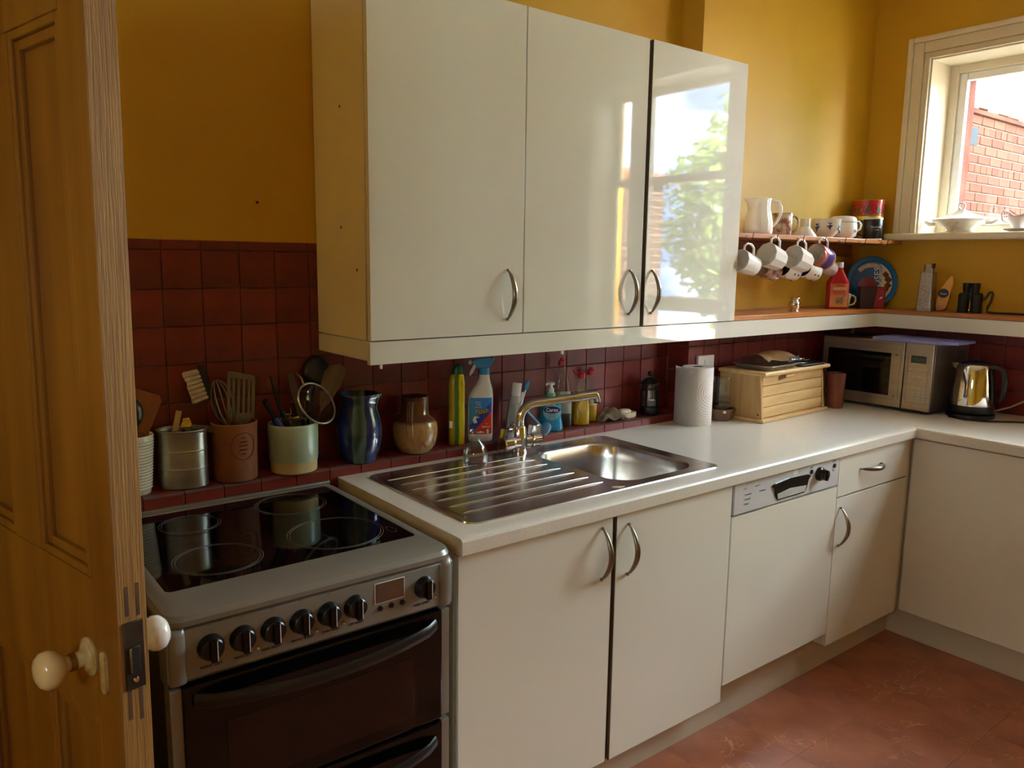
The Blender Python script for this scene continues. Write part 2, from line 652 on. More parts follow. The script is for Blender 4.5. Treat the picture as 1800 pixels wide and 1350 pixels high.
def tile(par, w, h, loc, rot=(0, 0, 0), d=.008, mat=None, name='tile'):
    """flat glazed tile, face at local y=0 looking towards -y"""
    key = (round(w, 4), round(h, 4), d, mat)
    if key not in _tm:
        o = OB(name, box(-w / 2 + .0013, w / 2 - .0013, 0, d, -h / 2 + .0013, h / 2 - .0013, .0012, 1), mat or TILE, par, 30)
        _tm[key] = o
        o.location, o.rotation_euler = loc, rot
        return o
    return cp(_tm[key], par, loc, rot)


def jit(a=.0006):
    return random.uniform(-a, a)


k = -5
while True:
    x0 = -.418 + k * CW
    if x0 > 1.5:
        break
    x1 = min(x0 + CW, 1.510)
    for z0, z1 in ROWS:
        if x0 > .02 and z0 > 1.25:
            continue
        if x1 - x0 > .012:
            tile(wall_back, x1 - x0, z1 - z0, ((x0 + x1) / 2, YB + jit(), (z0 + z1) / 2))
    k += 1
RROW = [(1.171, 1.27), (1.073, 1.171), (.975, 1.073), (.882, .975)]
for z0, z1 in RROW:
    tile(wall_back, YB - YF - .004, z1 - z0, (1.5105, (YB + YF) / 2, (z0 + z1) / 2), (0, 0, radians(-90)))
    x0 = 1.5115
    while x0 < XR - .02:
        x1 = min(x0 + .0975, XR - .004)
        tile(wall_back, x1 - x0, z1 - z0, ((x0 + x1) / 2, YF + jit(), (z0 + z1) / 2))
        x0 = x1
# dark screw hole left in the plaster
OB('screw_hole', xf(lathe([(0, 0), (.004, 0), (.003, .002), (0, .002)], 10), at(-.164, YB + .004, 1.644) @ Matrix.Rotation(radians(90), 4, 'X')), INK, wall_back)

# tiled ledge along the recess
ledge = S('trim_1')
OB('ledge_core', box(-.93, 1.51, YF + .004, YB + .01, .84, .905), GROUT, ledge)
k = -5
while True:
    x0 = -.418 + k * CW
    if x0 > 1.5:
        break
    x1 = min(x0 + CW, 1.509)
    if x1 - x0 > .02:
        w = x1 - x0
        if 'top' not in _tm or abs(w - CW) > 1e-4:
            t1 = OB('tile', box(-w / 2 + .0013, w / 2 - .0013, 0, YB - YF - .010, 0, .008, .0012, 1), TILE, ledge, loc=(x0 + w / 2, YF + .009, .903))
            t2 = OB('edge_tile', prism([(.0, .016), (.0, .0185), (.003, .022), (.008, .0237), (.012, .0237), (.012, .016)], -w / 2 + .0013, w / 2 - .0013, axis='x'), NOSE, ledge, loc=(x0 + w / 2, YF - .003, .8875))
            t3 = OB('tile', box(-w / 2 + .0013, w / 2 - .0013, 0, .006, 0, .0465, .001, 1), TILE, ledge, loc=(x0 + w / 2, YF - .002, .857))
            if abs(w - CW) < 1e-4:
                _tm['top'] = (t1, t2, t3)
        else:
            t1, t2, t3 = _tm['top']
            cp(t1, ledge, (x0 + w / 2, YF + .009, .903 + jit(.0004)))
            cp(t2, ledge, (x0 + w / 2, YF - .003 + jit(.0004), .8875))
            cp(t3, ledge, (x0 + w / 2, YF - .002 + jit(.0004), .857))
    k += 1

# right wall with the two window openings
W1 = (-.30, .36, 1.645, 2.41)
W2 = (-1.72, -.62, .95, 2.60)
wr = box(XR + .03, 3.06, -3.25, .62, 0, .95)
box(XR, XR + .03, -3.25, .62, 1.27, 1.645 - .0, bm=wr) if False else None
box(XR + .03, 3.06, W2[1], .62, .95, 1.645, bm=wr)
box(XR + .03, 3.06, W1[1], .62, 1.645, 2.9, bm=wr)
box(XR + .03, 3.06, W2[1], W1[0], 1.645, 2.9, bm=wr)
box(XR + .03, 3.06, W1[0], W1[1], W1[3], 2.9, bm=wr)
box(XR + .03, 3.06, W2[0], W2[1], W2[3], 2.9, bm=wr)
box(XR + .03, 3.06, -3.25, W2[0], .95, 2.9, bm=wr)
# plaster skin
for a0, a1, z0, z1 in ((-3.25, .62, 0, .88), (-3.25, W2[0], .88, 2.9), (W2[0], W2[1], .88, .95), (W2[0], W2[1], W2[3], 2.9), (W2[1], .62, 1.28, 1.645),
                       (W2[1], W1[0], 1.645, 2.9), (W1[1], .62, 1.645, 2.9), (W1[0], W1[1], W1[3], 2.9)):
    box(XR, XR + .03, a0, a1, z0, z1, bm=wr)
wall_right = S('wall_right')
OB('plaster', wr, YELLOW, wall_right)
OB('grout_bed', box(XR + .004, XR + .03, W2[1], .62, .88, 1.28), GROUT, wall_right)
for z0, z1 in RROW:
    y1 = YF - .002
    while y1 > -.40:
        y0 = y1 - .0975
        tile(wall_right, .0975, z1 - z0, (XR + jit(), (y0 + y1) / 2, (z0 + z1) / 2), (0, 0, radians(-90)))
        y1 = y0
BRICKR = M('red brick reveal', (96, 58, 46), .85, col2=(82, 46, 35), scale=10, bump=.4, bscale=50)
OB('brick_reveal', frame_bm(W1[0] - .0, W1[1] - .035, W1[2] + .03, W1[3] - .03, .02, 3.02, 3.10), BRICKR, wall_right)

# window 1
win1 = S('window_1')
a0, a1, z0, z1 = W1
OB('lining', frame_bm(a0 - .012, a1 + .001, z0 - .012, z1 + .001, .014, XR - .004, 3.0, True), WPAINT, win1)
for n_, (off, w, t) in enumerate(((0, .022, .012), (.022, .046, .020), (.068, .022, .032))):
    OB('architrave', frame_bm(a0 - off - w, a1 + off + w, z0 - .0, z1 + off + w, w, XR - t, XR + .002, False, .004), WPAINT, win1)
OB('bead', frame_bm(a0 - .004, a1 + .004, z0, z1 + .004, .010, XR - .018, XR, False, .003), WPAINT, win1)
OB('frame', frame_bm(a0, a1 - .012, z0, z1 - .012, .036, 2.925, 2.985, True, .003), WPAINT, win1)
OB('sash', frame_bm(a0 + .036, a1 - .048, z0 + .036, z1 - .048, .034, 2.940, 2.972, True, .004), WPLAS, win1)
OB('pane', box(2.954, 2.958, a0 + .066, a1 - .078, z0 + .066, z1 - .078), PANE, win1)
sill = tag(OB('window_sill', box(2.682, 2.94, a0 - .16, .475, 1.613, 1.645, .010, 3), WPAINT), kind='structure')

# window 2 (sash window, lights the room, mirrored in the glossy wall cupboard)
win2 = S('window_2')
a0, a1, z0, z1 = W2
OB('lining', frame_bm(a0 - .001, a1 + .001, z0 - .001, z1 + .001, .014, XR - .004, 3.0, True), WPAINT, win2)
OB('architrave', frame_bm(a0 - .09, a1 + .09, z0 - .0, z1 + .09, .09, XR - .028, XR + .002, False, .006), WPAINT, win2)
OB('window_board', box(2.69, 2.94, a0 - .12, a1 + .12, z0 - .03, z0, .01, 3), WPAINT, win2)
OB('upper_sash', frame_bm(a0 + .012, a1 - .012, 2.00, z1 - .012, .045, 2.965, 2.995, True, .003), WPAINT, win2)
OB('lower_sash', frame_bm(a0 + .012, a1 - .012, z0 + .012, 2.04, .05, 2.93, 2.96, True, .003), WPAINT, win2)
OB('glazing_bar', box(2.935, 2.99, -1.545, -1.385, z0 + .05, z1 - .05, .004), WPAINT, win2)
OB('pane', box(2.978, 2.982, a0 + .05, a1 - .05, 2.04, z1 - .05), PANE, win2)
OB('pane', box(2.943, 2.947, a0 + .05, a1 - .05, z0 + .05, 2.0), PANE, win2)

# ------------------------------------------------------------------ outside
ground = tag(OB('ground', box(3.1, 16, -12, 8, -.2, 0), M('grey yard paving', (150, 146, 138), .8, col2=(120, 116, 108), scale=2)), kind='structure')
YW = 1.5
BRICK = M('weathered red brick', (80, 50, 37), .85, col2=(68, 37, 27), scale=7, rnd=.22, bump=.3, bscale=40)
MORT = M('pale lime mortar', (114, 109, 101), .9, col2=(104, 98, 90), scale=14)
bw = T('brick_outbuilding', 'red brick garden wall with grey coping outside the window', 'wall', (0, 0, 0))
OB('mortar_core', box(3.8, 10.5, YW + .006, YW + .24, 0, 2.80), MORT, bw)
FARB = M('far brickwork', (178, 98, 70), .85)
N_, L_, b_ = nodes(FARB)
bt = N_.new('ShaderNodeTexBrick')
tc = N_.new('ShaderNodeTexCoord')
sp = N_.new('ShaderNodeSeparateXYZ')
ad = N_.new('ShaderNodeMath')
cx = N_.new('ShaderNodeCombineXYZ')
L_.new(tc.outputs['Object'], sp.inputs[0])
L_.new(sp.outputs['X'], ad.inputs[0])
L_.new(sp.outputs['Y'], ad.inputs[1])
L_.new(ad.outputs[0], cx.inputs['X'])
L_.new(sp.outputs['Z'], cx.inputs['Y'])
L_.new(cx.outputs[0], bt.inputs['Vector'])
bt.inputs['Color1'].default_value = lin((80, 50, 37))
bt.inputs['Color2'].default_value = lin((68, 37, 27))
bt.inputs['Mortar'].default_value = lin((114, 109, 101))
bt.inputs['Scale'].default_value = 1
bt.inputs['Brick Width'].default_value = .225
bt.inputs['Row Height'].default_value = .075
bt.inputs['Mortar Size'].default_value = .006
L_.new(bt.outputs['Color'], b_.inputs['Base Color'])
OB('far_face', box(3.8, 5.39, YW, YW + .02, 0, 2.70), FARB, bw)
OB('far_face', box(8.6, 10.5, YW, YW + .02, 0, 2.70), FARB, bw)
OB('far_face', box(5.39, 8.6, YW, YW + .02, 0, 1.575), FARB, bw)
full = half = None
for c in range(15):
    z = 1.575 + c * .075
    offs = 0 if c % 2 else .1125
    for i in range(14):
        x = 5.40 + offs + i * .225
        if c % 4 == 1:
            for q in (0, .1125):
                if half is None:
                    half = OB('brick', box(-.0512, .0512, -.006, .05, .005, .070, .003, 1), BRICK, bw, loc=(x + q, YW, z))
                else:
                    cp(half, bw, (x + q, YW + random.uniform(-.003, .003), z))
        else:
            if full is None:
                full = OB('brick', box(-.1075, .1075, -.006, .05, .005, .070, .003, 1), BRICK, bw, loc=(x, YW, z))
            else:
                cp(full, bw, (x, YW + random.uniform(-.003, .003), z))
OB('dark_vent_brick', box(5.85, 6.02, YW - .008, YW + .02, 2.46, 2.60, .004, 1), M('blue slate', (40, 47, 50), .7, col2=(33, 39, 42), scale=20), bw)
OB('brick_band', box(3.8, 10.5, YW - .03, YW + .2, 2.70, 2.735, .004), BRICK, bw)
ce = None
for i in range(17):
    x = 5.2 + i * .2035
    if ce is None:
        ce = OB('coping_brick', box(-.1, .1, -.035, .26, 0, .085, .006, 1), M('grey lichen coping', (104, 92, 86), .9, col2=(116, 78, 64), scale=9, rnd=.15), bw, loc=(x, YW, 2.735))
    else:
        cp(ce, bw, (x, YW + random.uniform(-.01, .01), 2.735 + random.uniform(-.008, .012)), (0, random.uniform(-.03, .03), 0))

for n_ in ('weathered red brick', 'pale lime mortar', 'far brickwork', 'blue slate', 'grey lichen coping', 'red brick reveal', 'grey yard paving'):
    MATS[n_].node_tree.nodes['Principled BSDF'].inputs['Specular IOR Level'].default_value = .05
bh = T('brick_shed', 'low red brick shed mirrored in the glossy cupboard door', 'shed', (5.0, -4.9, 0))
OB('wall', box(-.8, .8, -1.1, 1.1, 0, 2.35), FARB, bh)
OB('roof', prism([(-.9, 2.35), (.9, 2.35), (.9, 2.42), (-.9, 2.55)], -1.2, 1.2), M('clay roof', (150, 84, 60), .8, col2=(130, 70, 50), scale=8), bh)
OB('door', box(-.83, -.80, -.4, .4, 0, 1.9, .005), M('green shed door', (70, 92, 74), .5, col2=(60, 82, 66), scale=6), bh)

tr = T('garden_tree', 'leafy green tree in the yard, mirrored in the cupboard door', 'tree', (8.42, -4.1, 0))
OB('trunk', tube([(0, 0, 0), (.05, .02, .8), (-.03, .05, 1.6), (.02, 0, 2.4)], [.13, .11, .08, .03], 10), M('tree bark', (92, 76, 60), .9, col2=(70, 56, 44), scale=12), tr)
lb = bmesh.new()
rl = random.Random(3)
for i in range(11000):
    u, v, w = rl.gauss(0, 1), rl.gauss(0, 1), rl.gauss(0, 1)
    n_ = sqrt(u * u + v * v + w * w)
    rr = rl.uniform(.55, 1.0) * (1 + .18 * sin(5 * atan2(v, u)) * cos(3 * w / n_))
    c = Vector((u / n_ * 1.45 * rr, v / n_ * 1.45 * rr, 2.10 + w / n_ * 1.65 * rr))
    a = Vector((rl.uniform(-1, 1), rl.uniform(-1, 1), rl.uniform(-.6, .6))).normalized()
    b2 = a.orthogonal().normalized()
    s = rl.uniform(.05, .10)
    lb.faces.new([lb.verts.new(c + q) for q in (a * s, b2 * s * .5 + Vector((0, 0, .01)), -a * s, -b2 * s * .5)])
LEAF = M('green leaves', (120, 150, 62), .5, col2=(86, 118, 44), scale=3)
lo = OB('foliage', lb, LEAF, tr)
lo['kind'] = 'stuff'

# ================================================================== PINE DOOR (door_1)
door = S('door_1', 'stripped pine panelled door standing ajar beside the cooker')
door.location = (-.742, -.228, .008)
# local: x = along the leaf from the lock edge to the hinges, y = out of the camera-side face, z up
dm = Matrix(((-.222, -.975, 0, 0), (.975, -.222, 0, 0), (0, 0, 1, 0), (0, 0, 0, 1)))
lean = Matrix.Rotation(radians(.6), 4, Vector((-.222, .975, 0)))
door.matrix_world = at(-.742, -.228, .95) @ lean @ at(0, 0, -.942) @ dm
DW, DH, TH = .66, 1.93, .044


def dpart(name, x0, x1, z0, z1, y0=-TH, y1=0, bev=.002, mat=PINE):
    return OB(name, box(x0, x1, y0, y1, z0, z1, bev), mat, door)


dpart('stile', .0015, .075, 0, DH)
dpart('stile', .565, DW, 0, DH)
dpart('muntin', .262, .368, .22, .79)
dpart('muntin', .262, .368, 1.015, 1.815)
dpart('rail', .075, .565, 1.815, DH)
dpart('rail', .075, .565, .79, 1.015)
dpart('rail', .075, .565, 0, .22)
OB('edge_strip', box(-.0015, .0015, -TH + .0008, -.0008, 0, DH, .0008, 1), PINEE, door)
for x0, x1 in ((.075, .262), (.368, .565)):
    for z0, z1 in ((.22, .79), (1.015, 1.815)):
        dpart('panel', x0 + .002, x1 - .002, z0 + .002, z1 - .002, -.034, -.014, .001)
        for f, g, hgt in ((0, .014, -.001), (.014, .030, -.006)):
            mb = box(x0 + f, x0 + g, -.016, hgt, z0 + f, z1 - f, .0025)
            box(x1 - g, x1 - f, -.016, hgt, z0 + f, z1 - f, .0025, bm=mb)
            box(x0 + g, x1 - g, -.016, hgt, z0 + f, z0 + g, .0025, bm=mb)
            box(x0 + g, x1 - g, -.016, hgt, z1 - g, z1 - f, .0025, bm=mb)
            OB('moulding', mb, PINE, door)
KNOB = M('old cream china knob', (222, 204, 158), .18, col2=(210, 190, 140), scale=9, coat=.3)
ROSE = M('cream painted rose', (206, 186, 130), .35, col2=(150, 122, 66), scale=30)
kprof = [(0, 0), (.012, 0), (.0125, .012), (.011, .02), (.013, .026), (.020, .030), (.0265, .037), (.029, .046), (.0275, .055), (.021, .062), (.011, .0655), (0, .0665)]
for sgn, mt, zz in ((1, KNOB, .886), (-1, WHITEC, .886)):
    rot = Matrix.Rotation(radians(-90 if sgn > 0 else 90), 4, 'X')
    base = at(.098, 0 if sgn > 0 else -TH, zz) @ rot
    r_ = OB('knob_rose', xf(lathe([(0, 0), (.030, 0), (.030, .003), (.027, .005), (.022, .006), (.020, .009), (.014, .011), (0, .011)], 28), base), ROSE, door)
    kn = OB('knob', xf(lathe(kprof, 28), base @ at(0, 0, .011)), mt, door)
    OB('collar', xf(lathe([(0, 0), (.0135, 0), (.0135, .008), (0, .008)], 20), base @ at(0, 0, .022)), BRASS, kn)
OB('keyhole_cover', prism([(p[0], p[1]) for p in rrect(.037, .052, .845, .912, .0072, 5)], 0, .005, .0012), ROSE, door)
lp = OB('lock_plate', box(-.0045, 0, -.036, -.008, .862, .966, .0006, 1), IRON, door)
OB('latch_bolt', box(-.0065, -.004, -.029, -.014, .888, .928, .0008, 1), INK, lp)
OB('latch_edge', box(-.0075, -.004, -.0165, -.0135, .889, .927, .0006, 1), BRASS, lp)
OB('screw', xf(lathe([(0, 0), (.0045, 0), (.0036, .0016), (0, .002)], 14), at(-.0045, -.022, .876) @ Matrix.Rotation(radians(-90), 4, 'Y')), CHROME, lp)
for y_, z_, h_ in ((-.034, .972, .05), (-.018, .975, .045), (-.032, .81, .05), (-.016, .815, .048)):
    OB('old_mortice', box(-.0019, -.001, y_, y_ + .006, z_, z_ + h_, .0004, 1), M('dark pine groove', (92, 60, 28), .8, col2=(70, 44, 20), scale=30), door)
OB('finger_plate', box(.03, .095, -TH - .004, -TH, .99, 1.20, .0018, 2), WHITEC, door)

# ================================================================== KITCHEN UNITS
ZD, ZB = .130, .840                        # door bottom, worktop underside


def bow_handle(par, L=.14, name='handle', mat=None):
    """crescent bow handle, vertical, standing proud of a front that faces -y; origin at centre on the front"""
    n = 18
    pts, rad = [], []
    for i in range(n + 1):
        t = i / n
        pts.append((0, -.004 - .034 * sin(pi * t) ** .8, (t - .5) * L))
        rad.append(.0030 + .0058 * sin(pi * t) ** .6)
    b = tube(pts, rad, 10, flat=.75, upv=(0, 1, 0))
    for s in (-1, 1):
        box(-.003, .003, -.008, 0, s * L / 2 - .004, s * L / 2 + .004, .001, 1, bm=b)
    return OB(name, b, mat or SATIN, par, 60)


_h = None


def add_handle(par, loc, rot=(0, 0, 0)):
    global _h
    if _h is None:
        _h = bow_handle(par)
        _h.location, _h.rotation_euler = loc, rot
        return _h
    return cp(_h, par, loc, rot)


# --- sink base unit
su = T('sink_cabinet', 'cream gloss two-door base cupboard under the sink', 'cabinet', (0, 0, 0))
cb = box(.001, .018, .02, .56, ZD + .002, ZB)
box(.982, .9985, .02, .56, ZD + .002, ZB, bm=cb)
box(.018, .982, .02, .56, ZD + .002, ZD + .02, bm=cb)
box(.018, .982, .545, .56, ZD + .02, ZB, bm=cb)
box(.018, .982, .02, .05, ZB - .03, ZB, bm=cb)
OB('carcass', cb, CARC, su)
d1 = OB('door', box(.001, .4905, 0, .018, ZD, ZB - .004, .0012), LAMI, su)
d2 = OB('door', box(.5055, .9965, -.002, .016, ZD, ZB - .004, .0012), LAMI, su)
add_handle(d1, (.452, 0, .742))
add_handle(d2, (.548, -.002, .735))
OB('door_edge', box(.4905, .4925, .001, .017, ZD, ZB - .004), M('tan edging', (170, 140, 104), .5, col2=(160, 130, 95), scale=6), d1)
OB('door_edge', box(.5035, .5055, -.001, .015, ZD, ZB - .004), EDGE, d2)

# --- dishwasher
dw = T('dishwasher', 'built-in dishwasher with cream door and silver control strip', 'dishwasher', (1.0, 0, 0))
OB('body', box(.006, .597, .03, .56, .16, .838), BLACKP, dw)
dd = OB('door', box(.004, .598, -.001, .018, .180, .730, .0012), LAMI, dw)
pn = OB('control_panel', box(.010, .598, -.002, .02, .738, ZB - .004, .0012), M('silver grey control strip', (214, 217, 220), .22, metal=.15, col2=(208, 211, 215), scale=4, coat=.3), dw)
b = prism([(.196, .800), (.215, .806), (.300, .812), (.400, .808), (.420, .800), (.405, .792), (.398, .764), (.385, .748), (.235, .748), (.222, .762), (.212, .790)], -.006, -.001, .001)
hd = OB('recess_handle', b, BLACKG, pn)
OB('recess_glint', prism([(.232, .752), (.384, .752), (.394, .772), (.30, .778), (.228, .770)], -.0068, -.005, .0004), M('painted handle glint', (206, 210, 210), .2, metal=.3, col2=(200, 204, 205), scale=5), hd)  # bright reflection inside the recess, painted as a pale plate
kb = OB('dial', xf(lathe([(0, 0), (.024, 0), (.023, .010), (.019, .014), (.018, .03), (0, .031)], 24), at(.472, -.002, .798) @ Matrix.Rotation(radians(90), 4, 'X')), BLACKP, pn)
OB('pointer', box(.468, .476, -.036, -.03, .780, .816, .001), BLACKP, kb)
for x_ in (.424, .566):
    OB('button', xf(lathe([(0, 0), (.008, 0), (.0075, .003), (0, .004)], 16), at(x_, -.002, .812) @ Matrix.Rotation(radians(90), 4, 'X')), BLACKP, pn)
OB('logo', prism(rrect(.318, .340, .818, .834, .002, 3), -.0026, -.0018), WINK, pn)
text('logo_mark', 'i', .014, GREYINK, pn, at(.329, -.0029, .826) @ FACE_Y)
for i, (s_, x_, z_) in enumerate((('1 2 3', .06, .815), ('A  B  C', .125, .815), ('1  Intensive', .075, .795), ('2  Normal', .072, .780), ('3  Rinse', .070, .765), ('4  Delicate', .150, .795),
                                  ('Start', .424, .828), ('On/Off', .560, .829), ('Reset', .520, .796), ('End', .560, .796), ('Door', .520, .786))):
    text('lettering', s_, .008, GREYINK, pn, at(x_, -.0026, z_) @ FACE_Y)

# --- drawer unit
du = T('drawer_cabinet', 'cream gloss base cupboard with one drawer in the corner', 'cabinet', (1.6, 0, 0))
cb = box(.002, .018, .02, .56, ZD + .002, ZB)
box(.49, .505, .02, .56, ZD + .002, ZB, bm=cb)
box(.018, .49, .02, .56, ZD + .002, ZD + .02, bm=cb)
box(.018, .49, .545, .56, ZD + .02, ZB, bm=cb)
OB('carcass', cb, CARC, du)
dr = OB('drawer', box(.004, .506, 0, .018, .690, ZB - .004, .0012), LAMI, du)
d3 = OB('door', box(.004, .506, 0, .018, ZD, .684, .0012), LAMI, du)
add_handle(dr, (.222, 0, .772), (0, radians(90), 0))
add_handle(d3, (.030, 0, .578))
OB('corner_post', box(.507, .535, .004, .03, ZD, ZB - .002, .001), PLIN, du)

# --- right hand run
ru = T('corner_run_cabinet', 'plain cream gloss end panel cupboard on the right-hand run', 'cabinet', (2.135, 0, 0))
OB('carcass', box(.02, .60, -.70, .02, ZD + .002, ZB), CARC, ru)
OB('panel', box(0, .018, -.695, -.004, ZD, ZB - .006, .0012), LAMI, ru)
ru2 = T('base_cabinet', 'cream gloss base cupboard farther along the right-hand run, under the sash window', 'cabinet', (2.135, -.70, 0))
OB('carcass', box(.02, .60, -1.2, -.003, ZD + .002, ZB), CARC, ru2)
for y_ in (-.6, 0):
    OB('door', box(0, .018, y_ - .595, y_ - .003, ZD, ZB - .006, .0012), LAMI, ru2)
pb = box(.002, 2.196, .066, .082, 0, ZD, .001)
box(2.19, 2.206, -1.9, .066, 0, ZD, .001, bm=pb)
tag(OB('plinth', pb, PLIN), 'cream plinth board running along the floor under the base cupboards', 'plinth')

# --- worktop (L-shaped, hole for the sink bowl)
SB = (.600, .962, .078, .520)             # bowl opening with clearance
wt = box(.0, SB[0], .02, YF - .003, ZB, WT)
box(SB[1], 2.745, .02, YF - .003, ZB, WT, bm=wt)
box(SB[0], SB[1], .02, SB[2], ZB, WT, bm=wt)
box(SB[0], SB[1], SB[3], YF - .003, ZB, WT, bm=wt)
box(2.155, 2.745, -1.95, .02, ZB, WT, bm=wt)
# rolled front edges
prof = [(.02, ZB), (.02, WT), (-.008, WT), (-.0145, WT - .0025), (-.018, WT - .008), (-.018, ZB + .004), (-.014, ZB)]
prism(prof, 0, 2.155, axis='x', bm=wt)
prism([(2.155 + (p[0] - .02), p[1]) for p in prof], -1.95, .001, axis='y', bm=wt)
wto = tag(OB('worktop', wt, WTOP, None, 25), 'cream laminate worktop running round the corner with the sink let into it', 'worktop')
OB('end_strip', box(-.0015, 0, -.012, YF - .006, ZB + .001, WT - .0015), WEDGE, wto)

# --- sink
sk = T('sink', 'stainless steel inset sink with ridged drainer', 'sink', (0, 0, WT))
o_loop = rrect(.068, 1.004, .050, .570, .030)
i_loop = rrect(.612, .955, .088, .512, .085, 8)
b = bmesh.new()
zt = .0035


def loopv(pts, z):
    return [b.verts.new((p[0], p[1], z)) for p in pts]


ov, iv = loopv(o_loop, zt), loopv(i_loop, zt)
eds = [b.edges.new((v[i], v[(i + 1) % len(v)])) for v in (ov, iv) for i in range(len(v))]
bmesh.ops.triangle_fill(b, edges=eds, use_beauty=True)
ov2 = loopv(rrect(.066, 1.006, .048, .572, .032), 0)
for i in range(len(ov)):
    j = (i + 1) % len(ov)
    b.faces.new((ov[i], ov[j], ov2[j], ov2[i]))
OB('drainer', b, STEEL, sk, 20)
b = bmesh.new()
rings = []
for ins, z in ((0, zt), (.006, .0005), (.010, -.006), (.013, -.05), (.018, -.125), (.024, -.145), (.036, -.156), (.06, -.160)):
    r_ = max(.085 - ins * .3, .03)
    rings.append(loopv(rrect(.612 + ins, .955 - ins, .088 + ins, .512 - ins, r_, 8), z))
for A, B in zip(rings, rings[1:]):
    for i in range(len(A)):
        j = (i + 1) % len(A)
        b.faces.new((A[i], A[j], B[j], B[i]))
b.faces.new(rings[-1])
OB('bowl', b, STEEL, sk, 60)
for i, y_ in enumerate((.430, .370, .309, .248, .188, .128)):
    OB('drainer_rib', tube([(.10, y_, zt), (.115, y_, zt + .0014), (.54, y_, zt + .0022), (.575, y_, zt + .0006)], [.0006, .0024, .0030, .0012], 8, flat=.6), STEEL, sk)
b = tube([(.088, .10, zt), (.088, .49, zt)], .0035, 8, flat=.5)
tube([(.088, .49, zt), (.57, .49, zt)], .0045, 8, flat=.5, bm=b)
OB('drainer_border', b, STEEL, sk)
OB('overflow_button', xf(lathe([(0, .003), (.012, .0035), (.019, .0015), (.021, 0)], 28), at(.583, .078, zt)), CHROME, sk)
OB('waste', xf(lathe([(0, .001), (.02, .0005), (.036, .003), (.04, 0)], 28), at(.785, .30, -.160)), CHROME, sk)

# --- mixer tap
tp = T('mixer_tap', 'chrome kitchen mixer tap with long swivel spout behind the sink', 'tap', (.602, .540, WT + .0035))
OB('base_ring', lathe([(0, 0), (.026, 0), (.026, .006), (.022, .009), (.022, .05), (0, .05)], 28), CHROME, tp)
OB('body', lathe([(0, .03), (.0215, .03), (.0215, .082), (.018, .088), (.0155, .090), (0, .090)], 28), CHROME, tp)
sp_ = []
for i in range(9):
    a = pi - i / 8 * radians(84)
    sp_.append((.055 + .055 * cos(a), .105 + .055 * sin(a)))
sp_ = [(0, .085)] + sp_ + [(.12, .166), (.19, .173), (.262, .178)]
hx, hy = .935, -.355
OB('spout', tube([(p * hx, p * hy, z) for p, z in sp_], [.0145] * (len(sp_) - 3) + [.0135, .013, .013], 16), CHROME, tp)
OB('spout_nozzle', tube([(.183 * hx, .183 * hy, .1722), (.225 * hx, .225 * hy, .177), (.262 * hx, .262 * hy, .179), (.268 * hx, .268 * hy, .166), (.268 * hx, .268 * hy, .156)], [.0142, .0152, .0150, .0135, .0125], 16), CHROME, tp)
OB('aerator', xf(lathe([(0, 0), (.0118, 0), (.0118, .006), (0, .006)], 20), at(.268 * hx, .268 * hy, .151)), BLACKP, tp)
for s in (-1, 1):
    hv = OB('valve', xf(lathe([(0, .012), (.021, .012), (.021, .034), (.0185, .036), (.0185, .04), (.0245, .041), (.0245, .072), (.021, .076), (0, .076)], 24), at(0, -.006, .036) @ Matrix.Rotation(radians(90 * s), 4, 'Y') @ Matrix.Rotation(radians(0), 4, 'X')), CHROME, tp)
    OB('lever', prism([(s * .038, .054), (s * .076, .054), (s * .070, .086), (s * .042, .086)], -.018, .008, .002), CHROME, hv)
    OB('lever_dot', xf(lathe([(0, 0), (.006, 0), (.005, .001), (0, .001)], 14), at(s * .0762, -.006, .036) @ Matrix.Rotation(radians(90 * s), 4, 'Y')), IRON, hv)

# ------------------------------------------------------------------ wall cupboards
WZ0, WZ1, WY = 1.289, 2.197, .404


def wall_cab(name, label, x0, x1, doors, handles):
    t = T(name, label, 'cabinet', (x0, 0, WZ0))
    w, h = x1 - x0, WZ1 - WZ0
    cb = box(0, .016, WY + .024, YB - .002, 0, h)
    box(w - .016, w - .001, WY + .024, YB - .002, 0, h, bm=cb)
    box(.016, w - .016, WY + .024, YB - .002, 0, .016, bm=cb)
    box(.016, w - .016, WY + .024, YB - .002, h - .016, h, bm=cb)
    box(.016, w - .016, YB - .012, YB - .002, .016, h - .016, bm=cb)
    OB('carcass', cb, CARC, t)
    OB('hinge_gap', box(.004, w - .004, WY + .0185, WY + .024, .004, h - .004), EDGE, t)
    for (a, c, yo), hx_ in zip(doors, handles):
        d = OB('door', box(a, c, WY + yo, WY + .018 + yo, .0, h, .0012), LAMI, t)
        add_handle(d, (hx_, WY + yo, .112))
    return t


wc1 = wall_cab('wall_cabinet', 'double cream gloss wall cupboard above the cooker end of the sink', 0, 1.0, [(.001, .498, 0), (.502, .9975, 0)], [.440, .940])
wc2 = wall_cab('wall_cabinet', 'single cream gloss wall cupboard whose door mirrors the sash window', 1.001, 1.503, [(.010, .501, -.004)], [.040])
for y_, z_ in ((.556, .600), (.560, .291), (.472, .180)):
    OB('screw_hole', xf(lathe([(0, 0), (.0042, 0), (.003, .0006), (0, .0006)], 10), at(-.0003, y_, z_) @ Matrix.Rotation(radians(-90), 4, 'Y')), INK, wc1)
OB('door_edge', box(.0085, .0102, WY - .003, WY + .013, .001, .907), EDGE, wc2)

